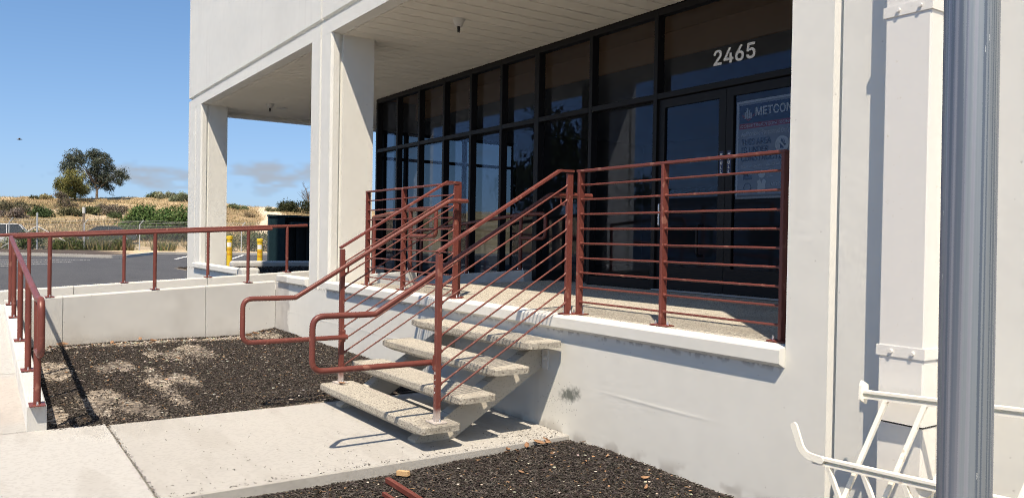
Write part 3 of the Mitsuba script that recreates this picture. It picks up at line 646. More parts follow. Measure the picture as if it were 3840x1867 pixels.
# pebbles among the mulch: squashed little stones
def stones(x, y, z, r, col):
    ico = trimesh.creation.icosahedron(); n = len(x); s = r * rng.uniform(.5, 1.5, n); a = rng.uniform(0, 6.28, n)
    b = ico.vertices[None] * np.stack([s * rng.uniform(.9, 1.7, n), s, s * .5], 1)[:, None]; c_, s_ = np.cos(a)[:, None], np.sin(a)[:, None]
    V = np.stack([b[..., 0] * c_ - b[..., 1] * s_, b[..., 0] * s_ + b[..., 1] * c_, b[..., 2]], -1) + np.stack([x, y, z], 1)[:, None]
    return V.reshape(-1, 3), (np.arange(n)[:, None, None] * 12 + ico.faces[None]).reshape(-1, 3), np.repeat(col, 12, 0)
x, y = scatter(1300, -11.1, -6.45, -3.1, -.05); k_ = rng.random(len(x)) < .25 + .75 * np.clip((-x - 7.4) / 2, 0, 1); x, y = x[k_], y[k_]
# more of them swept against the back wall
x2, y2 = rng.uniform(-11.17, -10.9, 420), rng.uniform(-3.1, -.05, 420); x, y = np.concatenate([x, x2]), np.concatenate([y, y2])
P, F, C = stones(x, y, left_bed_z(x, y) +   .006, .0105, tints(len(x), (.46, .425, .37), .3, (.40, .24, .14), .14))
put('pebbles', (P, F), 'vertex_paint', None, 'pale pebbles strewn among the mulch of the left planter', False, C, kind='stuff'); labels['pebbles']['category'] = 'pebbles'
x, y = scatter(240, -4.44, -2.4, -2.3, -.03)
P, F, C = stones(x, y, right_bed_z(x, y) + .016, .0062, tints(len(x), (.55, .50, .42), .35, (.40, .24, .14), .35))
put('pebbles', (P, F), 'vertex_paint', None, 'few small pale pebbles in the mulch below the white wall', False, C, kind='stuff'); labels['pebbles_001']['category'] = 'pebbles'
# loose chips blown onto the path
x = np.concatenate([rng.uniform(-6.35, -4.5, 90), rng.uniform(-4.9, -4.5, 60), rng.normal(-4.62, .1, 110), rng.uniform(-6.38, -4.47, 190), -4.47 - np.abs(rng.normal(0, .03, 150))]); y = np.concatenate([rng.uniform(-2.7, -.9, 90), rng.uniform(-2.6, -.05, 60), rng.uniform(-.5, -.01, 110), -2.752 + rng.normal(0, .006, 190), rng.uniform(-2.7, -.05, 150)])
x = np.clip(x, -6.38, -4.47)
P, F, C = chips(x, y, .003 + 0 * x, .0085, .0022, .0016, chip_tint(len(x)), .05)
put('loose_chips', (P, F), 'vertex_paint', None, 'loose bark chips blown over the concrete path', False, C, kind='stuff'); labels['loose_chips']['category'] = 'bark chips'

# ------------------------------------------------------------------ the office building
B = thing('office_building', 'white painted concrete office building with a recessed glass entrance porch', 'building')
YG, GY, SOF, BB = 2.40, 2.505, 3.86, 3.868        # mullion fronts, glass plane, soffit and beam undersides
PC = 'painted_concrete'
# lower wall under the porch edge (main run, stub left of column, run left of the ramp)
put('base_wall', box(-11.188, -2.65, .0, .25, -.3, .7415), PC, B)
put('base_wall', box(-16.78, -12.66, .0, .25, -.3, .74), PC, B)
# columns: groove on the front, reveal groove on the right side
def column(x0, x1, joint, z1, label, depth=.58):
    g = .024; j = []
    P = [(x0, 0.0)]
    for c in joint: P += [(c - g - .004, .0), (c - g + .012, .045), (c + g - .010, .045), (c + g, .0)]
    P += [(x1 - .024, .0), (x1, .030), (x1, .105), (x1 - .035, .115), (x1 - .035, .14), (x1, .15), (x1, depth), (x0, depth)]
    k = put('column', prism(sg.Polygon(P), -.3, z1, 'z'), PC, B, label); return k
column(-16.80, -15.78, (-16.20,), BB - .001, 'far corner column', .49)
column(-9.86, -9.19, (-9.535,), BB - .001, 'middle column, split by a joint and half shaded', .56)
# wall to the right of the porch, with its joint beside the entrance
g = .024
put('front_wall', prism(sg.Polygon([(-2.65, 0), (-2.40, .0), (-2.366, .048), (-2.352, .048), (-2.350, .0), (8, 0), (8, 2.6), (-2.65, 2.6)]), -.3, BB - .001, 'z'), PC, B, 'tall wall right of the entrance')
# beam and upper wall panels with the horizontal reveal and vertical panel joints
def beam_profile(): return [(0, BB), (.16, BB), (.16, 4.3), (.4, 4.3), (.4, 10.2), (0, 10.2), (0, 4.098), (.050, 4.090), (.050, 4.052), (0, 4.030)]
put('joint_backing', box(-9.56, -9.50, .035, .09, BB + .01, 10.1), PC, B)
for a, b in ((-16.80, -9.556), (-9.514, -2.36), (-2.34, 8)):
    put('upper_panel', prism(sg.Polygon(beam_profile()), a, b, 'x'), PC, B)
put('side_wall', box(-16.80, -16.45, .4, 18, 3.80, 10.2), PC, B)
put('side_wall', box(-16.79, -16.5, 9, 18, -.2, 3.79), PC, B)
put('roof', box(-16.7, 7.9, .41, 18, 9.6, 9.9), PC, B)
# soffit planks
sf = put('soffit', box(-16.45, -2.6, .162, 9, SOF + .012, SOF + .03), 'black_gap', B)
px_ = np.arange(-16.44, -2.66, .25)
for x0 in px_:
    x1 = min(x0 + .233, -2.655)
    y1 = YG - .002 if x0 > -13.3 else 8.9
    P = [(x0, SOF + .012), (x1, SOF + .012), (x1, SOF + .003), (x1 - .003, SOF), (x0 + .003, SOF), (x0, SOF + .003)]
    put('plank', prism(sg.Polygon(P), .164, y1, 'y'), 'soffit_paint', sf)
# porch ledge (front lip) and platform
def ledge(x0, x1, y0=-.05, y1=.12, c=.012, mat=PC):
    return hull([(x, y, z) for x, s in ((x0, 1), (x1, -1)) for y, z in ((y0, .768), (y0, ZL - c), (y0 + c, ZL), (y1, ZL), (y1, .74), (-.002, .742))] )
put('ledge', ledge(-9.18, -2.652), PC, B, 'white lip of the porch platform')
put('ledge', ledge(-10.57, -9.87), PC, B, 'white lip left of the middle column')
put('ledge', ledge(-11.03, -10.574, -.045), 'wall_concrete', B, 'bare concrete end of the lip at the ramp wall')
put('ledge', ledge(-16.14, -13.0, -.055), PC, B, 'white lip at the far corner column')
put('ledge', cbox(-12.99, -12.66, -.06, .22, .70,   .875, .03), 'wall_concrete', B, 'bare concrete end of the lip next to the ramp')
plat = prism([(.122, .3), (2.62, .3), (2.62, .892), (.122, ZL - .001)], -8.05, -2.652, 'x')
put('platform', plat, 'aggregate', B, 'exposed aggregate floor of the porch')
put('platform', prism([(.122, .3), (.50, .3), (.50, ZL - .002), (.122, ZL - .004)], -9.18, -8.054, 'x'), 'aggregate', B)
# storefront: mullions, transoms, panes, doors
XM = [-13.154, -12.335, -11.540, -10.722, -9.925, -9.123, -8.310, -7.216, -6.147]
MW = .047
def sill_z(x): return .892 if x > -8.2 else .62
zb = .892
for i, x in enumerate(XM):
    w_ = .095 if i == 6 else .055
    put('mullion', cbox(x, x + w_, YG, GY - .003, sill_z(x + .2), SOF - .004, .003), 'bronze_frame', B)
XR = -4.27
put('mullion', cbox(XR, XR + .055, YG, GY - .003, zb, SOF - .004, .003), 'bronze_frame', B)
edges = XM + [XR]
for i in range(len(edges) - 1):
    a = edges[i] + (.095 if i == 6 else .055) + .001; b = edges[i + 1] - .001
    door_bay = i == len(edges) - 2
    put('transom', cbox(a, b, YG + .003, GY - .003, 2.905, 2.965, .003), 'bronze_frame', B)
    put('transom', cbox(a, b, YG + .003, GY - .003, SOF - .075, SOF - .006, .003), 'bronze_frame', B)
    put('pane', box(a - .02, b + .02, GY, GY + .002, 2.93, SOF - .02).slice_plane((0, GY + .001, 0), (0, -1, 0)), 'tinted_glass', B)
    if not door_bay:
        put('transom', cbox(a, b, YG + .003, GY - .003, sill_z(a) + .002, sill_z(a) + .10, .003), 'bronze_frame', B)
        put('pane', box(a - .02, b + .02, GY, GY + .002, sill_z(a) + .03, 2.94).slice_plane((0, GY + .001, 0), (0, -1, 0)), 'tinted_glass', B)
put('mullion', cbox(XR + .056, -2.66, YG, GY - .003, zb, SOF - .004, .003), 'bronze_frame', B)   # solid return beside the doors
# the pair of doors
DX = [(-6.09, -5.186), (-5.180, -4.272)]
DL = []
for i, (a, b) in enumerate(DX):
    st = .085
    fr = sg.box(a, zb + .02, b, 2.895).difference(sg.box(a + st, 1.15, b - st, 2.895 - .085))
    d = put('door', prism(fr, YG + .035, YG + .08, 'y'), 'bronze_frame', B, ('left' if i == 0 else 'right') + ' glazed entrance door')
    DL.append(d)
    put('glass', box(a + st - .01, b - st + .01, YG + .056, YG + .058, 1.14, 2.82).slice_plane((0, YG + .057, 0), (0, -1, 0)), 'tinted_glass', d)
    put('push_bar', cbox(a + .05, b - .05, YG + .10, YG + .15, 1.905, 1.955, .006), 'bronze_frame', d)
    hx = b - .045 if i == 0 else a + .045
    put('sticker', box(hx - .024, hx + .024, YG + .0335, YG + .0345, 2.05, 2.29), 'navy_print', d)
    tm = []
    for j, ch in enumerate('PULL'):
        m = meshkit.text_mesh(ch, .030, .0008, True); m.apply_translation((-m.bounds[:, 0].mean(), 0, 0)); V = m.vertices.copy()
        m = trimesh.Trimesh(np.stack([V[:, 0] + hx, YG + .033 - V[:, 2], V[:, 1] + 2.205 - .043 * j], 1), m.faces[:, ::-1], process=False); tm.append(m)
    tm.append(box(hx - .014, hx + .014, YG + .0325, YG + .0332, 2.255, 2.265)); tm.append(box(hx - .016, hx + .016, YG + .0325, YG + .0332, 2.058, 2.062))
    put('sticker_lettering', cat(tm), 'white_print', d)
hp = fillet([(-6.0, YG + .034, 1.80), (-6.0, YG - .03, 1.80), (-6.0, YG - .03, 1.57), (-6.0, YG + .034, 1.57)], .02)
put('pull_handle', tube(hp, .011, 8), 'steel_bright', DL[0], smooth=40)
hp = fillet([(-5.45, YG + .034, 1.57), (-5.45, YG - .05, 1.57), (-5.45, YG - .05, 1.27), (-5.45, YG + .034, 1.27)], .07)
put('grab_handle', tube(hp, .014, 8), 'bronze_frame', DL[0], smooth=40)
put('threshold', cbox(-6.09, XR, YG - .04, GY, .893, .905, .003), 'zinc', B)
# house number on the glass over the doors
m = meshkit.text_mesh('2465', .142, .003, True); V = m.vertices * [1.07, 1, 1]
num = trimesh.Trimesh(np.stack([-5.43 + V[:, 0], GY - .004 - V[:, 2], 3.155 + V[:, 1]], 1), m.faces[:, ::-1], process=False)
nk = put('house_number', num, 'white_print'); tag(nk, 'white house number 2465 on the glass above the entrance doors', 'house number')
# side glazing where the window wall turns the corner
for y in (2.56, 3.0, 4.25, 5.4):
    put('side_mullion', cbox(-13.25, -13.15, y, y + .06, .4, 3.32, .003), 'bronze_frame', B)
for z in (.4, 2.80, 3.27):
    put('side_transom', cbox(-13.245, -13.155, 2.5, 5.4, z, z + .05, .003), 'bronze_frame', B)
put('side_pane', trimesh.Trimesh([(-13.2, 2.5, .4), (-13.2, 5.4, .4), (-13.2, 5.4, 3.3), (-13.2, 2.5, 3.3)], [[0, 1, 2], [0, 2, 3]], process=False), 'dark_glass', B)
put('interior_wall', cat([box(-13.26, -13.14, 2.51, 5.46, 3.322, 3.85), box(-13.26, -13.14, 5.47, 9.0, .4, 3.85), box(-13.1, -2.7, 8.9, 9.0, .5, 3.85), box(-2.80, -2.70, 2.55, 8.9, .5, 3.85)]), 'interior_grey', B)
put('interior_floor', box(-13.3, -2.7, 2.63, 9, .5, .885), 'interior_floor', B)
put('interior_ceiling', box(-13.1, -2.82, 3.2, 8.9, 3.55, 3.60), 'interior_grey', B)
put('bulkhead', box(-13.1, -2.82, 3.16, 3.198, 3.55, 3.855), 'interior_paint', B)
put('interior_soffit', box(-13.3, -2.7, 2.506, 9.1, 3.861, 3.90), 'interior_paint', B)

# lights hanging from the soffit
def soffit_light(x, y, label):
    t = thing('soffit_light', label, 'light')
    put('housing', trimesh.creation.revolve([(0.0001, 0), (.072, 0), (.072, -.012), (.062, -.025), (.042, -.085), (.0001, -.085)], sections=24).apply_translation((x, y, SOF)), 'far_white', t, smooth=35)
    put('socket', trimesh.creation.revolve([(0.0001, -.085), (.018, -.085), (.015, -.15), (.0001, -.152)], sections=16).apply_translation((x, y, SOF)), 'rubber', t, smooth=35)
soffit_light(-7.73, .92, 'white cone light with a dark socket hanging from the porch soffit')
soffit_light(-14.86, 1.02, 'small white cone light under the soffit of the open corner bay')
rl = thing('recessed_light', 'round recessed light in the soffit of the open corner bay', 'light')
c = trimesh.creation.cylinder(.11, .012, sections=24); c.apply_translation((-15.2, 1.36, SOF - .007)); put('trim', c, 'far_white', rl); c = trimesh.creation.cylinder(.075, .004, sections=20); c.apply_translation((-15.2, 1.36, SOF - .016)); put('lens', c, 'zinc', rl)

# poster behind the right door
po = thing('construction_poster', 'framed construction zone poster behind the glass of the right entrance door', 'poster')
PX, PZ, PW, PH, PYY = -5.055, 1.84, .63, .885, YG + .066
put('panel', box(PX, PX + PW, PYY, PYY + .006, PZ, PZ + PH), 'grey_print', po)
put('frame', prism(sg.box(PX - .02, PZ - .02, PX + PW + .02, PZ + PH + .02).difference(sg.box(PX, PZ, PX + PW, PZ + PH)), PYY - .002, PYY + .008, 'y'), 'pale_print', po)
put('header', box(PX + .012, PX + PW - .012, PYY - .0015, PYY - .0005, PZ + .675, PZ + PH - .02), 'navy_print', po)
put('red_band', box(PX + .012, PX + PW - .012, PYY - .0025, PYY - .0017, PZ + .640, PZ + .690), 'red_print', po)
def words(txt, h, x, z, bold=False, width=None, y=PYY - .0035):
    m = meshkit.text_mesh(txt, h, .0008, bold); V = m.vertices.copy(); V[:, 0] -= V[:, 0].min()
    if width: V[:, 0] *= width / V[:, 0].max()
    return trimesh.Trimesh(np.stack([x + V[:, 0], y - V[:, 2], z + V[:, 1]], 1), m.faces[:, ::-1], process=False)
put('lettering', cat([words('METCON', .074, PX + .20, PZ + .755, True, .40)]), 'white_print', po)
put('lettering', words('CONSTRUCTION  ZONE', .026, PX + .03, PZ + .652, False, .57), 'pale_print', po)
put('lettering', words('Authorized Personnel Only', .040, PX + .04, PZ + .572, True, .54), 'pale_print', po)
put('lettering', cat([words('THIS AREA', .056, PX + .04, PZ + .485, True, .34), words('IS UNDER', .056, PX + .04, PZ + .410, True, .31), words('CONSTRUCTION', .056, PX + .04, PZ + .335, True, .55)]), 'navy_print', po)
put('lettering', cat([words('Required Protection', .022, PX + .04, PZ + .275, True, .24), words('Job Contact', .022, PX + .335, PZ + .282, True, .15), words('Superintendent', .014, PX + .335, PZ + .235, False, .11), words('Phone', .014, PX + .50, PZ + .235, False, .05),
                      words('Safety', .014, PX + .335, PZ + .175, False, .07), words('Phone', .014, PX + .50, PZ + .175, False, .05), words('METCON', .026, PX + .39, PZ + .095, True, .15)]), 'pale_print', po)
lg = [prism(sg.box(PX + .075 + .022 * i, PZ + .735, PX + .090 + .022 * i, PZ + .735 + h), PYY - .004, PYY - .003, 'y') for i, h in enumerate((.06, .10, .08, .05))]
put('emblem', cat(lg), 'pale_print', po)
put('emblem', prism(sg.LineString([(PX + .045, PZ + .77), (PX + .12, PZ + .715), (PX + .185, PZ + .77)]).buffer(.005), PYY - .0035, PYY - .0025, 'y'), 'red_print', po)
cx, cz = PX + .50, PZ + .465
put('no_entry_symbol', prism(sg.Point(cx, cz).buffer(.074).difference(sg.Point(cx, cz).buffer(.060)).union(sg.LineString([(cx - .045, cz + .045), (cx + .045, cz - .045)]).buffer(.008)), PYY - .005, PYY - .004, 'y'), 'white_print', po)
put('no_entry_symbol', prism(sg.Point(cx, cz).buffer(.060), PYY - .0028, PYY - .0018, 'y'), 'pale_print', po)
hand = unary_union([sg.box(cx - .022, cz - .04, cx + .02, cz + .0)] + [sg.LineString([(cx - .018 + .0125 * i, cz - .005), (cx - .021 + .0145 * i, cz + (.030, .042, .040, .028)[i])]).buffer(.0052) for i in range(4)] + [sg.LineString([(cx + .015, cz - .025), (cx + .034, cz - .003)]).buffer(.006)])
put('hand_symbol', prism(hand, PYY - .0036, PYY - .003, 'y'), 'navy_print', po)
vest = sg.Polygon([(PX + .235, PZ + .03), (PX + .33, PZ + .03), (PX + .325, PZ + .105), (PX + .335, PZ + .14), (PX + .30, PZ + .16), (PX + .283, PZ + .12), (PX + .265, PZ + .16), (PX + .23, PZ + .14), (PX + .24, PZ + .105)])
put('safety_symbol', cat([prism(vest, PYY - .0035, PYY - .0025, 'y'), prism(sg.Point(PX + .283, PZ + .205).buffer(.037), PYY - .0035, PYY - .0025, 'y')]), 'white_print', po)
put('safety_symbol', cat([prism(sg.Polygon([(PX + .07, PZ + .16), (PX + .17, PZ + .16), (PX + .17, PZ + .20), (PX + .125, PZ + .205), (PX + .11, PZ + .24), (PX + .07, PZ + .235)]), PYY - .0035, PYY - .0025, 'y'), prism(sg.Point(PX + .12, PZ + .085).buffer(.045).difference(sg.Point(PX + .12, PZ + .085).buffer(.037)), PYY - .0035, PYY - .0025, 'y')]), 'navy_print', po)

# ------------------------------------------------------------------ the stairs
st = thing('staircase', 'short open staircase of four exposed aggregate treads up to the porch', 'stairs')
TY, TZ = [-1.165, -.885, -.605, -.325], [.172, .340, .507, .672]
def tread(y0, z):
    x0, x1, d, t = -6.36, -4.525, .292, .046
    P = []
    for Xa, s in ((x0, 1), (x1, -1)):
        for Ya, q in ((y0, 1), (y0 + d, -1)):
            for c, h in ((.007, 0), (0, -.007), (.0, -t)):
                P.append((Xa + s * c * .8, Ya + q * c, z + h)); P.append((Xa + s * .022, Ya + q * (c * .5), z + h)); P.append((Xa + s * c * .5, Ya + q * .022, z + h))
                P = P[:-3] + [(Xa + s * (c + .018), Ya + q * c, z + h), (Xa + s * c, Ya + q * (c + .018), z + h)]
            P.append((Xa + s * .16, Ya + q * .02, z - t - .024))
    return hull(P)
for a, z in zip(TY, TZ): put('tread', tread(a, z), 'aggregate', st)
top = lambda y: .052 + .585 * (y + 1.02)
sp = sg.Polygon([(-1.075, 0), (-.77, 0), (-.001, .45), (-.001, .628), (-.045, top(-.045)), (-.99, top(-.99)), (-1.075, .02)])
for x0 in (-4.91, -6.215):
    s = put('stringer', prism(sp, x0, x0 + .11, 'x'), 'bounce_tinted_paint', st)
    xr = x0 + .111
    put('bracket', cbox(xr, xr + .075, -.014, -.001, .43, .575, .002), 'painted_steel_white', s)
    c = trimesh.creation.cylinder(.014, .02, sections=6); c.apply_transform(trimesh.transformations.rotation_matrix(math.pi / 2, [1, 0, 0])); c.apply_translation((xr + .04, -.024, .52)); put('bolt', c, 'painted_steel_white', s)
    c = trimesh.creation.cylinder(.014, .035, sections=6); c.apply_translation((x0 + .16, -1.02, .085)); put('bolt', c, 'bark', s)

# stair railings: newel and upper post, sloping flat rail, nine bars, and the round handrail with its loop
RED = 'red_paint'
def plate(parent, x, y, z, w=.10, d=.09, tilt=0, bolts=True):
    p = put('base_plate', cbox(x - w / 2, x + w / 2, y - d / 2, y + d / 2, z + .0005, z + .010, .002), RED, parent)
    if bolts:
        ms = []
        for sx in (-1, 1):
            c = trimesh.creation.cylinder(.009, .012, sections=6); c.apply_translation((x + sx * w * .36, y, z + .016)); ms.append(c)
            c = trimesh.creation.cylinder(.0055, .026, sections=6); c.apply_translation((x + sx * w * .36, y, z + .022)); ms.append(c)
        for m_ in ms[::2]: put('nut', m_, 'steel_bright', p)
        for m_ in ms[1::2]: put('stud', m_, 'steel_bright', p)
    return p
def stair_railing(x, hx, label, yend=.36):
    t = thing('stair_railing', label, 'railing')
    yb, yt = -1.007, .085
    zt = lambda y: 1.30 + (1.905 - 1.30) / (0.0 + 1.007) * (y + 1.007)
    y0 = -1.01
    put('newel_post', cbox(x - .019, x + .019, yb - .019, yb + .019, TZ[0] + .009, 1.295, .003), RED, t)
    plate(t, x, yb, TZ[0], .12, .10)
    put('upper_post', cbox(x - .012, x + .012, yt - .026, yt + .026, ZL + .01, 1.895, .002), RED, t)
    plate(t, x, yt, ZL, .10, .11)
    # flat top rail: sloping part, then level to the platform railing
    put('top_rail', cat([bar((x, yb - .019, 1.305), (x, -.01, 1.912), .045, .016), bar((x, -.012, 1.912), (x, yt + .03, 1.912), .045, .016)]), RED, t)
    for i in range(9):
        z1 = 1.805 - .1085 * i; z0 = z1 - .605 / 1.007 * (yt - .02 - yb) * 1.0
        put('bar', welded((x, yb + .01, z0 + .018), (x, yt - .01, z1 + .006), .0068), RED, t, smooth=50)
    # round handrail on brackets
    P = [(hx, -.985, .565), (hx, -1.845, .565), (hx, -1.845, .905), (hx, -1.43, .905), (hx, -.03, 1.735), (hx, yend, 1.742)]
    hr = put('handrail', tube(fillet(P[:4], .075)[:-1] + [np.array((hx, -1.46, .905))] + fillet([P[3] if 0 else (hx, -1.45, .905), P[3], P[4], P[5]], .03, 5), .0195, 12), RED, t, smooth=50)
    put('end_cap', cat([bar((hx, -1.0, .565), (x, -1.0, .565), .04, .04), cbox(x - .03 if hx < x else x + .02, x - .02 if hx < x else x + .03, -1.03, -.98, .52, .62, .002)]), RED, hr)
    s = 1 if hx < x else -1
    for yy, zz in ((-.985, 1.17), (yt - .02, 1.738)):
        b = fillet([(hx, yy, zz), (hx, yy, zz - .075), (x - s * .018, yy, zz - .075)], .03, 5)
        put('rail_bracket', tube(b, .0075, 7), RED, hr, smooth=50)
    return t
stair_railing(-4.625, -4.70, 'right-hand red stair railing with a looped handrail, nearest the camera')
ms = []
for j, ch in enumerate('KALB'):
    m = meshkit.text_mesh(ch, .017, .0006); m.apply_translation((-m.bounds[:, 0].mean(), -.0085, 0)); V = m.vertices.copy()
    ms.append(trimesh.Trimesh(np.stack([-4.627 - V[:, 1], -1.0262 - V[:, 2] - .0002, .375 + .043 * j + V[:, 0]], 1), m.faces[:, ::-1], process=False))
put('scratched_letters', cat(ms), 'pale_print', 'stair_railing__newel_post')
stair_railing(-6.29, -6.215, 'left-hand red stair railing with a looped handrail, farther up the wall', .16)

# platform railings
def guard(xp, label, lean=0):
    t = thing('platform_railing', label, 'railing')
    yb = .175
    for i, x in enumerate(xp):
        put('post', cbox(x - .0115, x + .0115, yb - .027, yb + .027, ZL + .01, 1.908, .0025), RED, t)
        plate(t, x, yb - .005, ZL, .15, .08)
    put('top_rail', cbox(min(xp) - .03, max(xp) + .012, yb - .024, yb + .024, 1.908, 1.926, .003), RED, t)
    for a, b in zip(xp[:-1], xp[1:]):
        for i in range(9): put('bar', welded((a, yb, 1.812 - .1085 * i), (b, yb, 1.812 - .1085 * i + rng.normal() * .001), .0073), RED, t, smooth=50)
    return t
guard([-4.60, -3.735, -2.803], 'red platform railing of horizontal bars right of the stairs')
guard([-8.44, -7.53, -6.40], 'red platform railing of horizontal bars left of the stairs')

# ramp railings of round pipe
def pipe_railing(label, top, posts, loops, r=.0235):
    t = thing('ramp_railing', label, 'railing')
    put('top_pipe', tube(top, r, 12), RED, t, smooth=50)
    for (x, y, z0, z1) in posts:
        put('post', rod((x, y, z0 + .008), (x, y, z1 - .01), r, 10), RED, t, smooth=50)
        plate(t, x, y, z0, .15, .10)
    return t
fr = lambda x: .925 + (1.325 - .925) / (11.19 - 6.46) * (-6.46 - x)
fc = lambda x: .18 + .35 * (-6.452 - x) / 4.74
ftop = lambda y: 1.325 + (1.49 - 1.325) / 3.1 * (y + 3.19)
path = [(-6.50, -3.19, .565), (-6.13, -3.19, .565), (-6.13, -3.19, .945), (-6.46, -3.19, .925), (-11.22, -3.19, 1.325), (-11.265, -3.0, 1.335), (-11.265, -.04, ftop(-.04))]
pp = fillet(path[:4], .10)[:-1] + [np.array((-6.40, -3.19, .927))] + fillet([(-6.42, -3.19, .926)] + path[3:], .06, 6)[1:]
pipe_railing('red pipe railing running up the curb wall and along the planter wall', pp,
             [(x, -3.19, fc(x), fr(x)) for x in (-6.46, -7.57, -8.86, -10.2, -11.12)] + [(-11.265, y, f2(y), ftop(y)) for y in (-2.78, -1.58, -.37)], True)
ft3 = lambda y: f3(y) + .74
pipe_railing('red pipe railing along the outer ramp wall beside the parking lot', [(-12.575, y, ft3(y)) for y in np.linspace(-7.8, .95, 8)],
             [(-12.575, y, f3(y), ft3(y)) for y in (-6.44, -5.27, -4.10, -2.93, -1.76, -.60, .62)], False)
# railings of the ramp's last leg on the porch
g4 = lambda x: f4(x) + .70
pipe_railing('red pipe railing with a square loop end at the top of the porch ramp', fillet([(-8.12, .555, g4(-8.1) - .30), (-7.52, .555, g4(-8.1) - .30), (-7.52, .555, g4(-8.1)), (-8.15, .555, g4(-8.1)), (-9.12, .555, g4(-9.1))], .07),
             [(-8.12, .555, f4(-8.12), g4(-8.12)), (-9.1, .555, f4(-9.1), g4(-9.1))], True)
pipe_railing('shaded pipe railing in front of the windows on the long porch curb', fillet([(-8.2, 2.16, g4(-8.1) - .30), (-7.7, 2.16, g4(-8.1) - .30), (-7.7, 2.16, g4(-8.1)), (-8.2, 2.16, g4(-8.1)), (-11.15, 2.16, g4(-11.15))], .07),
             [(x, 2.16, f4(x), g4(x)) for x in (-8.22, -9.53, -10.9)], True)

# ------------------------------------------------------------------ downspout, rack and pole at the right
dn = thing('downspout', 'white square metal downspout strapped to the wall at right', 'downspout')
put('pipe', cbox(-2.055, -1.845, -.125, -.002, -.2, 4.6, .006), 'painted_steel_white', dn)
for z in (.925, 2.462):
    s = put('strap', prism(sg.Polygon([(-2.10, -.001), (-2.10, -.006), (-2.063, -.006), (-2.063, -.131), (-1.837, -.131), (-1.837, -.006), (-1.79, -.006), (-1.79, -.001), (-1.842, -.001), (-1.842, -.1255), (-2.058, -.1255), (-2.058, -.001)]), z - .024, z + .024, 'z'), 'painted_steel_white', dn)
    for x in (-1.99, -1.89):
        c = trimesh.creation.cylinder(.009, .014, sections=10); c.apply_transform(trimesh.transformations.rotation_matrix(math.pi / 2, [1, 0, 0])); c.apply_translation((x, -.136, z)); put('screw', c, 'painted_steel_white', s)
put('seam', cbox(-2.058, -1.842, -.128, -.003, .598, .604, .001), 'black_gap', dn)

rk = thing('steel_rack', 'white painted steel rack leaning against the wall behind the pole', 'rack')
WS = 'cream_paint'
def rail(a, b, w=.030): 
    return cat([bar(a, b, w, .012), bar(np.array(a) + [0, .004, -.026], np.array(b) + [0, .004, -.026], w * .75, .012), bar(np.array(a) + [0, .014, -.013], np.array(b) + [0, .014, -.013], .006, .030)])
uA = lambda x: np.array([x, -.205, .737 + .058 * (x + 2.035)])
lB = lambda x: np.array([x, -.335, .416 + .040 * (x + 2.24)])
put('upper_rail', rail(uA(-2.07), uA(-.62)), WS, rk)
put('lower_rail', rail(lB(-2.24), lB(-.70)), WS, rk)
put('end_plate', hull([(-2.075 + dx, -.205 + dy, z) for dx in (-.006, .006) for dy, z in ((-.03, .70), (.02, .675), (.035, .72), (.03, .765), (-.012, .785), (-.024, .765))]), WS, rk)
put('hook', prism(sg.LineString(fillet([(-2.19, .412), (-2.285, .418), (-2.335, .540)], .055)).buffer(.0165), -.352, -.340, 'y'), WS, rk)
for x0 in (-1.965, -1.79, -1.62, -1.30, -1.12, -.94):
    a = uA(x0) + [0, 0, -.03]; b = np.array([x0 - .215, -.375, -.05])
    put('slat', bar(a, b, .019, .018, (0, 1, 0)), WS, rk)
for x0 in (-2.16, -1.985, -1.80, -1.62, -1.46, -1.28, -1.10, -.92):
    a = lB(x0) + [0, 0, -.03]; b = np.array([x0 + .17, -.29, -.05])
    put('slat', bar(a, b, .019, .018, (0, 1, 0)), WS, rk)
c = trimesh.creation.cylinder(.035, .03, sections=20); c.apply_transform(trimesh.transformations.rotation_matrix(math.pi / 2, [1, 0, 0])); c.apply_translation((-1.73, -.30, .40)); put('bolt_boss', c, WS, rk, smooth=35)

gp = thing('metal_pole', 'thick galvanized steel pole standing in the right foreground', 'pole')
put('shaft', rod((POLE[0] + .012, POLE[1], -.2), (POLE[0] - .012, POLE[1], 3.1),   .0482, 48), 'galvanized_pole_metal', gp, smooth=50)
c = trimesh.creation.uv_sphere(.0484, count=[10, 32]); c.apply_translation((POLE[0] - .012, POLE[1], 3.1)); put('cap', c, 'zinc', gp, smooth=True)

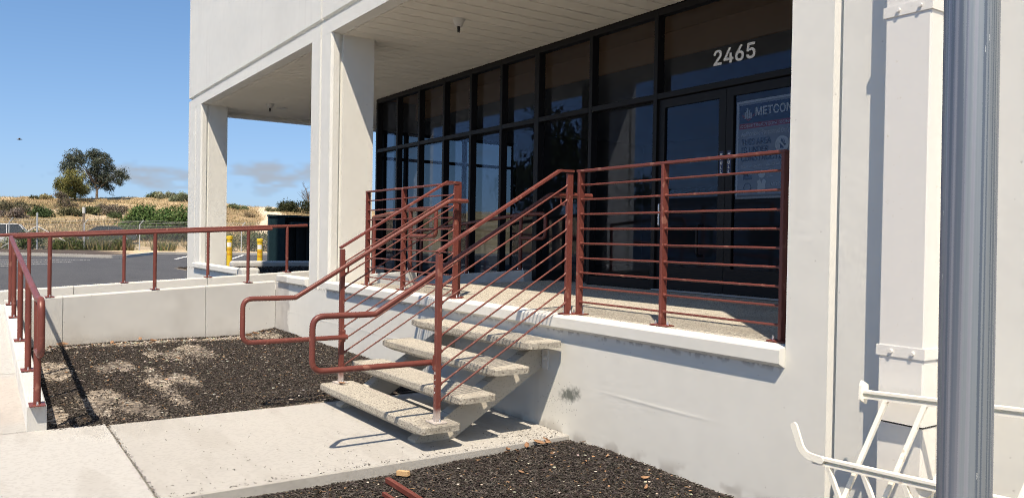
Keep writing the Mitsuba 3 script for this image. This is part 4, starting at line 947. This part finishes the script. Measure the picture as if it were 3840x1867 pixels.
# ------------------------------------------------------------------ small things on the ground
def pipe_piece(a, b, w, label):
    k = put('red_bar', bar(a, b, w, w), RED); tag(k, label, 'metal bar')
pipe_piece((-4.30, -1.517, -.045), (-3.55, -1.55, -.03), .028, 'longer loose red metal bar lying on the mulch at the bottom of the picture')
pipe_piece((-4.09, -1.640, -.050), (-3.55, -1.665, -.035), .02, 'shorter loose red metal bar lying beside the longer one')
k = put('wood_block', bar((-4.40, -1.40, -.045), (-4.33, -1.36, -.04), .03, .028), 'raw_wood'); tag(k, 'little block of pale wood on the mulch near the red bars', 'wood block')
def leaf(x, y, z, L, W, yaw, curl, tilt, label, group=None):
    n = 9; V = []
    for i in range(n):
        s = i / (n - 1); wdt = W * math.sin(math.pi * min(max(s, .02), .98)) ** .7
        for j in (-1, -.4, .4, 1):
            V.append((L * (s - .5) + rng.normal() * L * .01, wdt * j * (1 - .3 * curl), curl * L * (.5 * (s - .45) ** 2 * 3 + .35 * (wdt * j / max(W, 1e-6)) ** 2 * W / L * 4) + rng.normal() * L * .012))
    F = [[i * 4 + j, (i + 1) * 4 + j, (i + 1) * 4 + j + 1] for i in range(n - 1) for j in range(3)] + [[i * 4 + j, (i + 1) * 4 + j + 1, i * 4 + j + 1] for i in range(n - 1) for j in range(3)]
    m = trimesh.Trimesh(V, F, process=False)
    top = m.copy(); top.vertices[:, 2] += .0012; top.invert() if False else None
    m = cat([m, top])
    m.apply_transform(trimesh.transformations.euler_matrix(tilt, tilt * .6, yaw)); m.apply_translation((x, y, z))
    k = put('dry_leaf', m, 'leaf_tissue', smooth=True)
    tag(k, label, 'leaf', group)
for i, (x, y, L, W, yaw, curl, tilt) in enumerate(((-4.435, -.30, .13, .030, .9, .8, .5), (-4.43, -.40, .11, .032, 2.6, .5, -.3), (-4.45, -.21, .12, .026, .3, .9, .7), (-4.40, -.25, .09, .024, 1.9, .6, .2), (-4.44, -.56, .085, .03, 2.2, .7, .4), (-4.39, -.60, .075, .026, .5, .4, -.5), (-4.37, -.53, .09, .025, 3.0, .6, .3))):
    leaf(x, y, float(right_bed_z(np.array(x), np.array(y))) + .030, L * .68, W * .62, yaw, curl, tilt, 'curled brown leaf in the little drift against the edge of the concrete path', 'brown leaves drifted against the path edge')
for (x, y, L, lab) in ((-4.28, -.03, .06, 'reddish dry leaf upright at the foot of the white wall'), (-3.89, -.14, .07, 'orange-brown dry leaf on the mulch close to the wall'), (-3.90, -.32, .06, 'forked tan leaf scrap in the middle of the mulch'),
                       (-4.18, -.38, .055, 'small brown leaf on the mulch right of the leaf drift'), (-3.44, -.25, .10, 'long pale dry leaf on the mulch at lower right'), (-3.32, -.34, .09, 'long reddish leaf on the mulch at the bottom right'), (-4.0, -.75, .06, 'folded tan leaf at the bottom of the mulch bed')):
    leaf(x, y, float(right_bed_z(np.array(x), np.array(y))) + .026, L * .75, L * .15, rng.uniform(0, 6), .6, .35, lab)
for (x, y, lab) in ((-6.20, -1.03, 'tan leaf lying on the lowest tread beside the left newel post'),):
    leaf(x, y, TZ[0] + .012, .08, .02, .4, .3, .05, lab)
for i in range(10):
    x, y = rng.uniform(-11.12, -10.8), rng.uniform(-3.0, -.2)
    leaf(x, y, float(left_bed_z(np.array(x), np.array(y))) + .03, .10, .028, rng.uniform(0, 6), .6, .4, 'rusty brown leaf lying at the foot of the planter retaining wall', 'brown leaves along the planter retaining wall')

# ------------------------------------------------------------------ bollards and the green cabinet
for (px, D, lab) in ((860, 22.0, 'yellow bollard nearest the corner column'), (974, 22.1, 'yellow bollard left of the dark green cabinet')):
    q = at(px, 990, D); t = thing('bollard', lab, 'bollard', 'yellow bollards by the parking lot')
    del labels[t]['group']
    h = 1.36 if px < 900 else 1.30
    put('post', rod((q[0], q[1], -.05), (q[0], q[1], h - .09), .075, 20), 'yellow_paint', t, smooth=40)
    put('cap', trimesh.creation.revolve([(.0001, .0), (.088, .0), (.088, .075), (.07, .09), (.0001, .095)], sections=24).apply_translation((q[0], q[1], h - .088)), 'yellow_paint', t, smooth=40)
    for z0, z1, m_ in ((h - .29, h - .17, 'pale_print'), (h - .40, h - .33, 'amber_tape'), (h - .52, h - .455, 'amber_tape')):
        ang = np.linspace(math.radians(-75), math.radians(20), 10)
        a = np.array([(q[0] + .0765 * math.cos(s), q[1] + .0765 * math.sin(s)) for s in ang])
        V = np.vstack([np.column_stack([a, np.full(10, z0)]), np.column_stack([a, np.full(10, z1)])]); F = sum([[[i, i + 1, i + 11], [i, i + 11, i + 10]] for i in range(9)], [])
        put('tape_band', trimesh.Trimesh(V, F, process=False), m_, t)
uc = thing('utility_cabinet', 'dark green metal utility cabinet with ribbed doors behind the planter', 'cabinet')
X0, Y0, Z1 = -20.3, 2.72, 1.88
put('frame', cat([cbox(X0 - .13, X0 - .0, Y0, Y0 + .42, -.1, Z1, .01)]), 'green_steel', uc)
put('top', hull([(X0 + .03, Y0 - .02, z) for z in (Z1, Z1 + .05)] + [(X0 - .14, Y0 - .01, z) for z in (Z1, Z1 + .05)] + [(X0 - 1.2, Y0 + .9, z) for z in (Z1, Z1 + .05)] + [(x, Y0 + 4.2, z) for x in (X0 - 1.2, X0 + .03) for z in (Z1, Z1 + .05)]), 'green_steel', uc)
put('back_panel', hull([(X0 - .42, Y0 + .40, z) for z in (-.1, Z1 - .002)] + [(X0 - 1.1, Y0 + .95, z) for z in (-.1, Z1 - .002)] + [(x, Y0 + 4.1, z) for x in (X0 - 1.1, X0 - .42) for z in (-.1, Z1 - .002)]), 'shaded_green_steel', uc)
for i in range(12): put('rib', cbox(X0 - .418, X0 - .33 + .05 * (i % 3 == 0), Y0 + .55 + .28 * i, Y0 + .63 + .28 * i, -.05, Z1 - .15, .005), 'shaded_green_steel', uc)
put('hood', cbox(X0 - .415, X0 - .02, Y0 + .60, Y0 + 4.1, Z1 - .22, Z1 - .12, .01), 'green_steel', uc)

# ------------------------------------------------------------------ what the window wall mirrors: across the street
wh = thing('warehouse', 'long low white building across the street, mirrored in the entrance glass', 'building')
put('wall', box(-46, 30, -46, -34, -.2, 4.3), 'far_white', wh); put('parapet', box(-46.1, 30.1, -46.1, -33.9, 4.3, 4.6), 'interior_grey', wh)
for i in range(9): put('window', box(-42 + 7.5 * i, -39 + 7.5 * i, -34.0, -33.97, 1.2, 2.6), 'car_glass', wh)
lp = thing('floodlight_pole', 'tall pole with twin floodlights, mirrored in the windows', 'lamp')
put('pole', rod((-30.5, -18.5, -.1), (-30.5, -18.5, 8.2), .09, 10), 'bark', lp); put('lamp_head', cat([cbox(-30.9, -30.1, -18.7, -18.2, 8.2, 8.6, .03)]), 'far_white', lp)
def mirror_tree(x, y, h, w, lab, n=5200):
    t = thing('street_tree', lab, 'tree'); b = np.array([x, y, -.1])
    cl = [(x + rng.normal() * w * .3, y + rng.normal() * w * .3, h * rng.uniform(.42, .95), w * rng.uniform(.16, .26)) for _ in range(14)]
    ms = [limb([b, b + [0, .1, h * .35], b + [.1, 0, h * .6]], .16 + .01 * h, .09)] + [limb([b + [0, .1, h * .33], np.array(q[:3])], .07, .02, 5) for q in cl[:9]]
    put('trunk', cat(ms), 'bark', t); foliage('crown', t, clumps(cl, n // 2, .4), .17, .4, (.045, .06, .03), (.09, .1, .05), .2, bunch=2)
for x, y, h, w, lab in ((-30, -14.5, 7.5, 5, 'broad tree across the lot, mirrored in the left windows'), (-38, -24, 6.5, 5.5, 'dense tree beyond the lot, mirrored low in the windows'),                         (-14, -31, 6.0, 4.2, 'small tree by the white building, mirrored beside the doors'), (-9, -31.5, 5.6, 3.6, 'smaller tree by the white building, mirrored in the left door')):
    mirror_tree(x, y, h, w, lab)
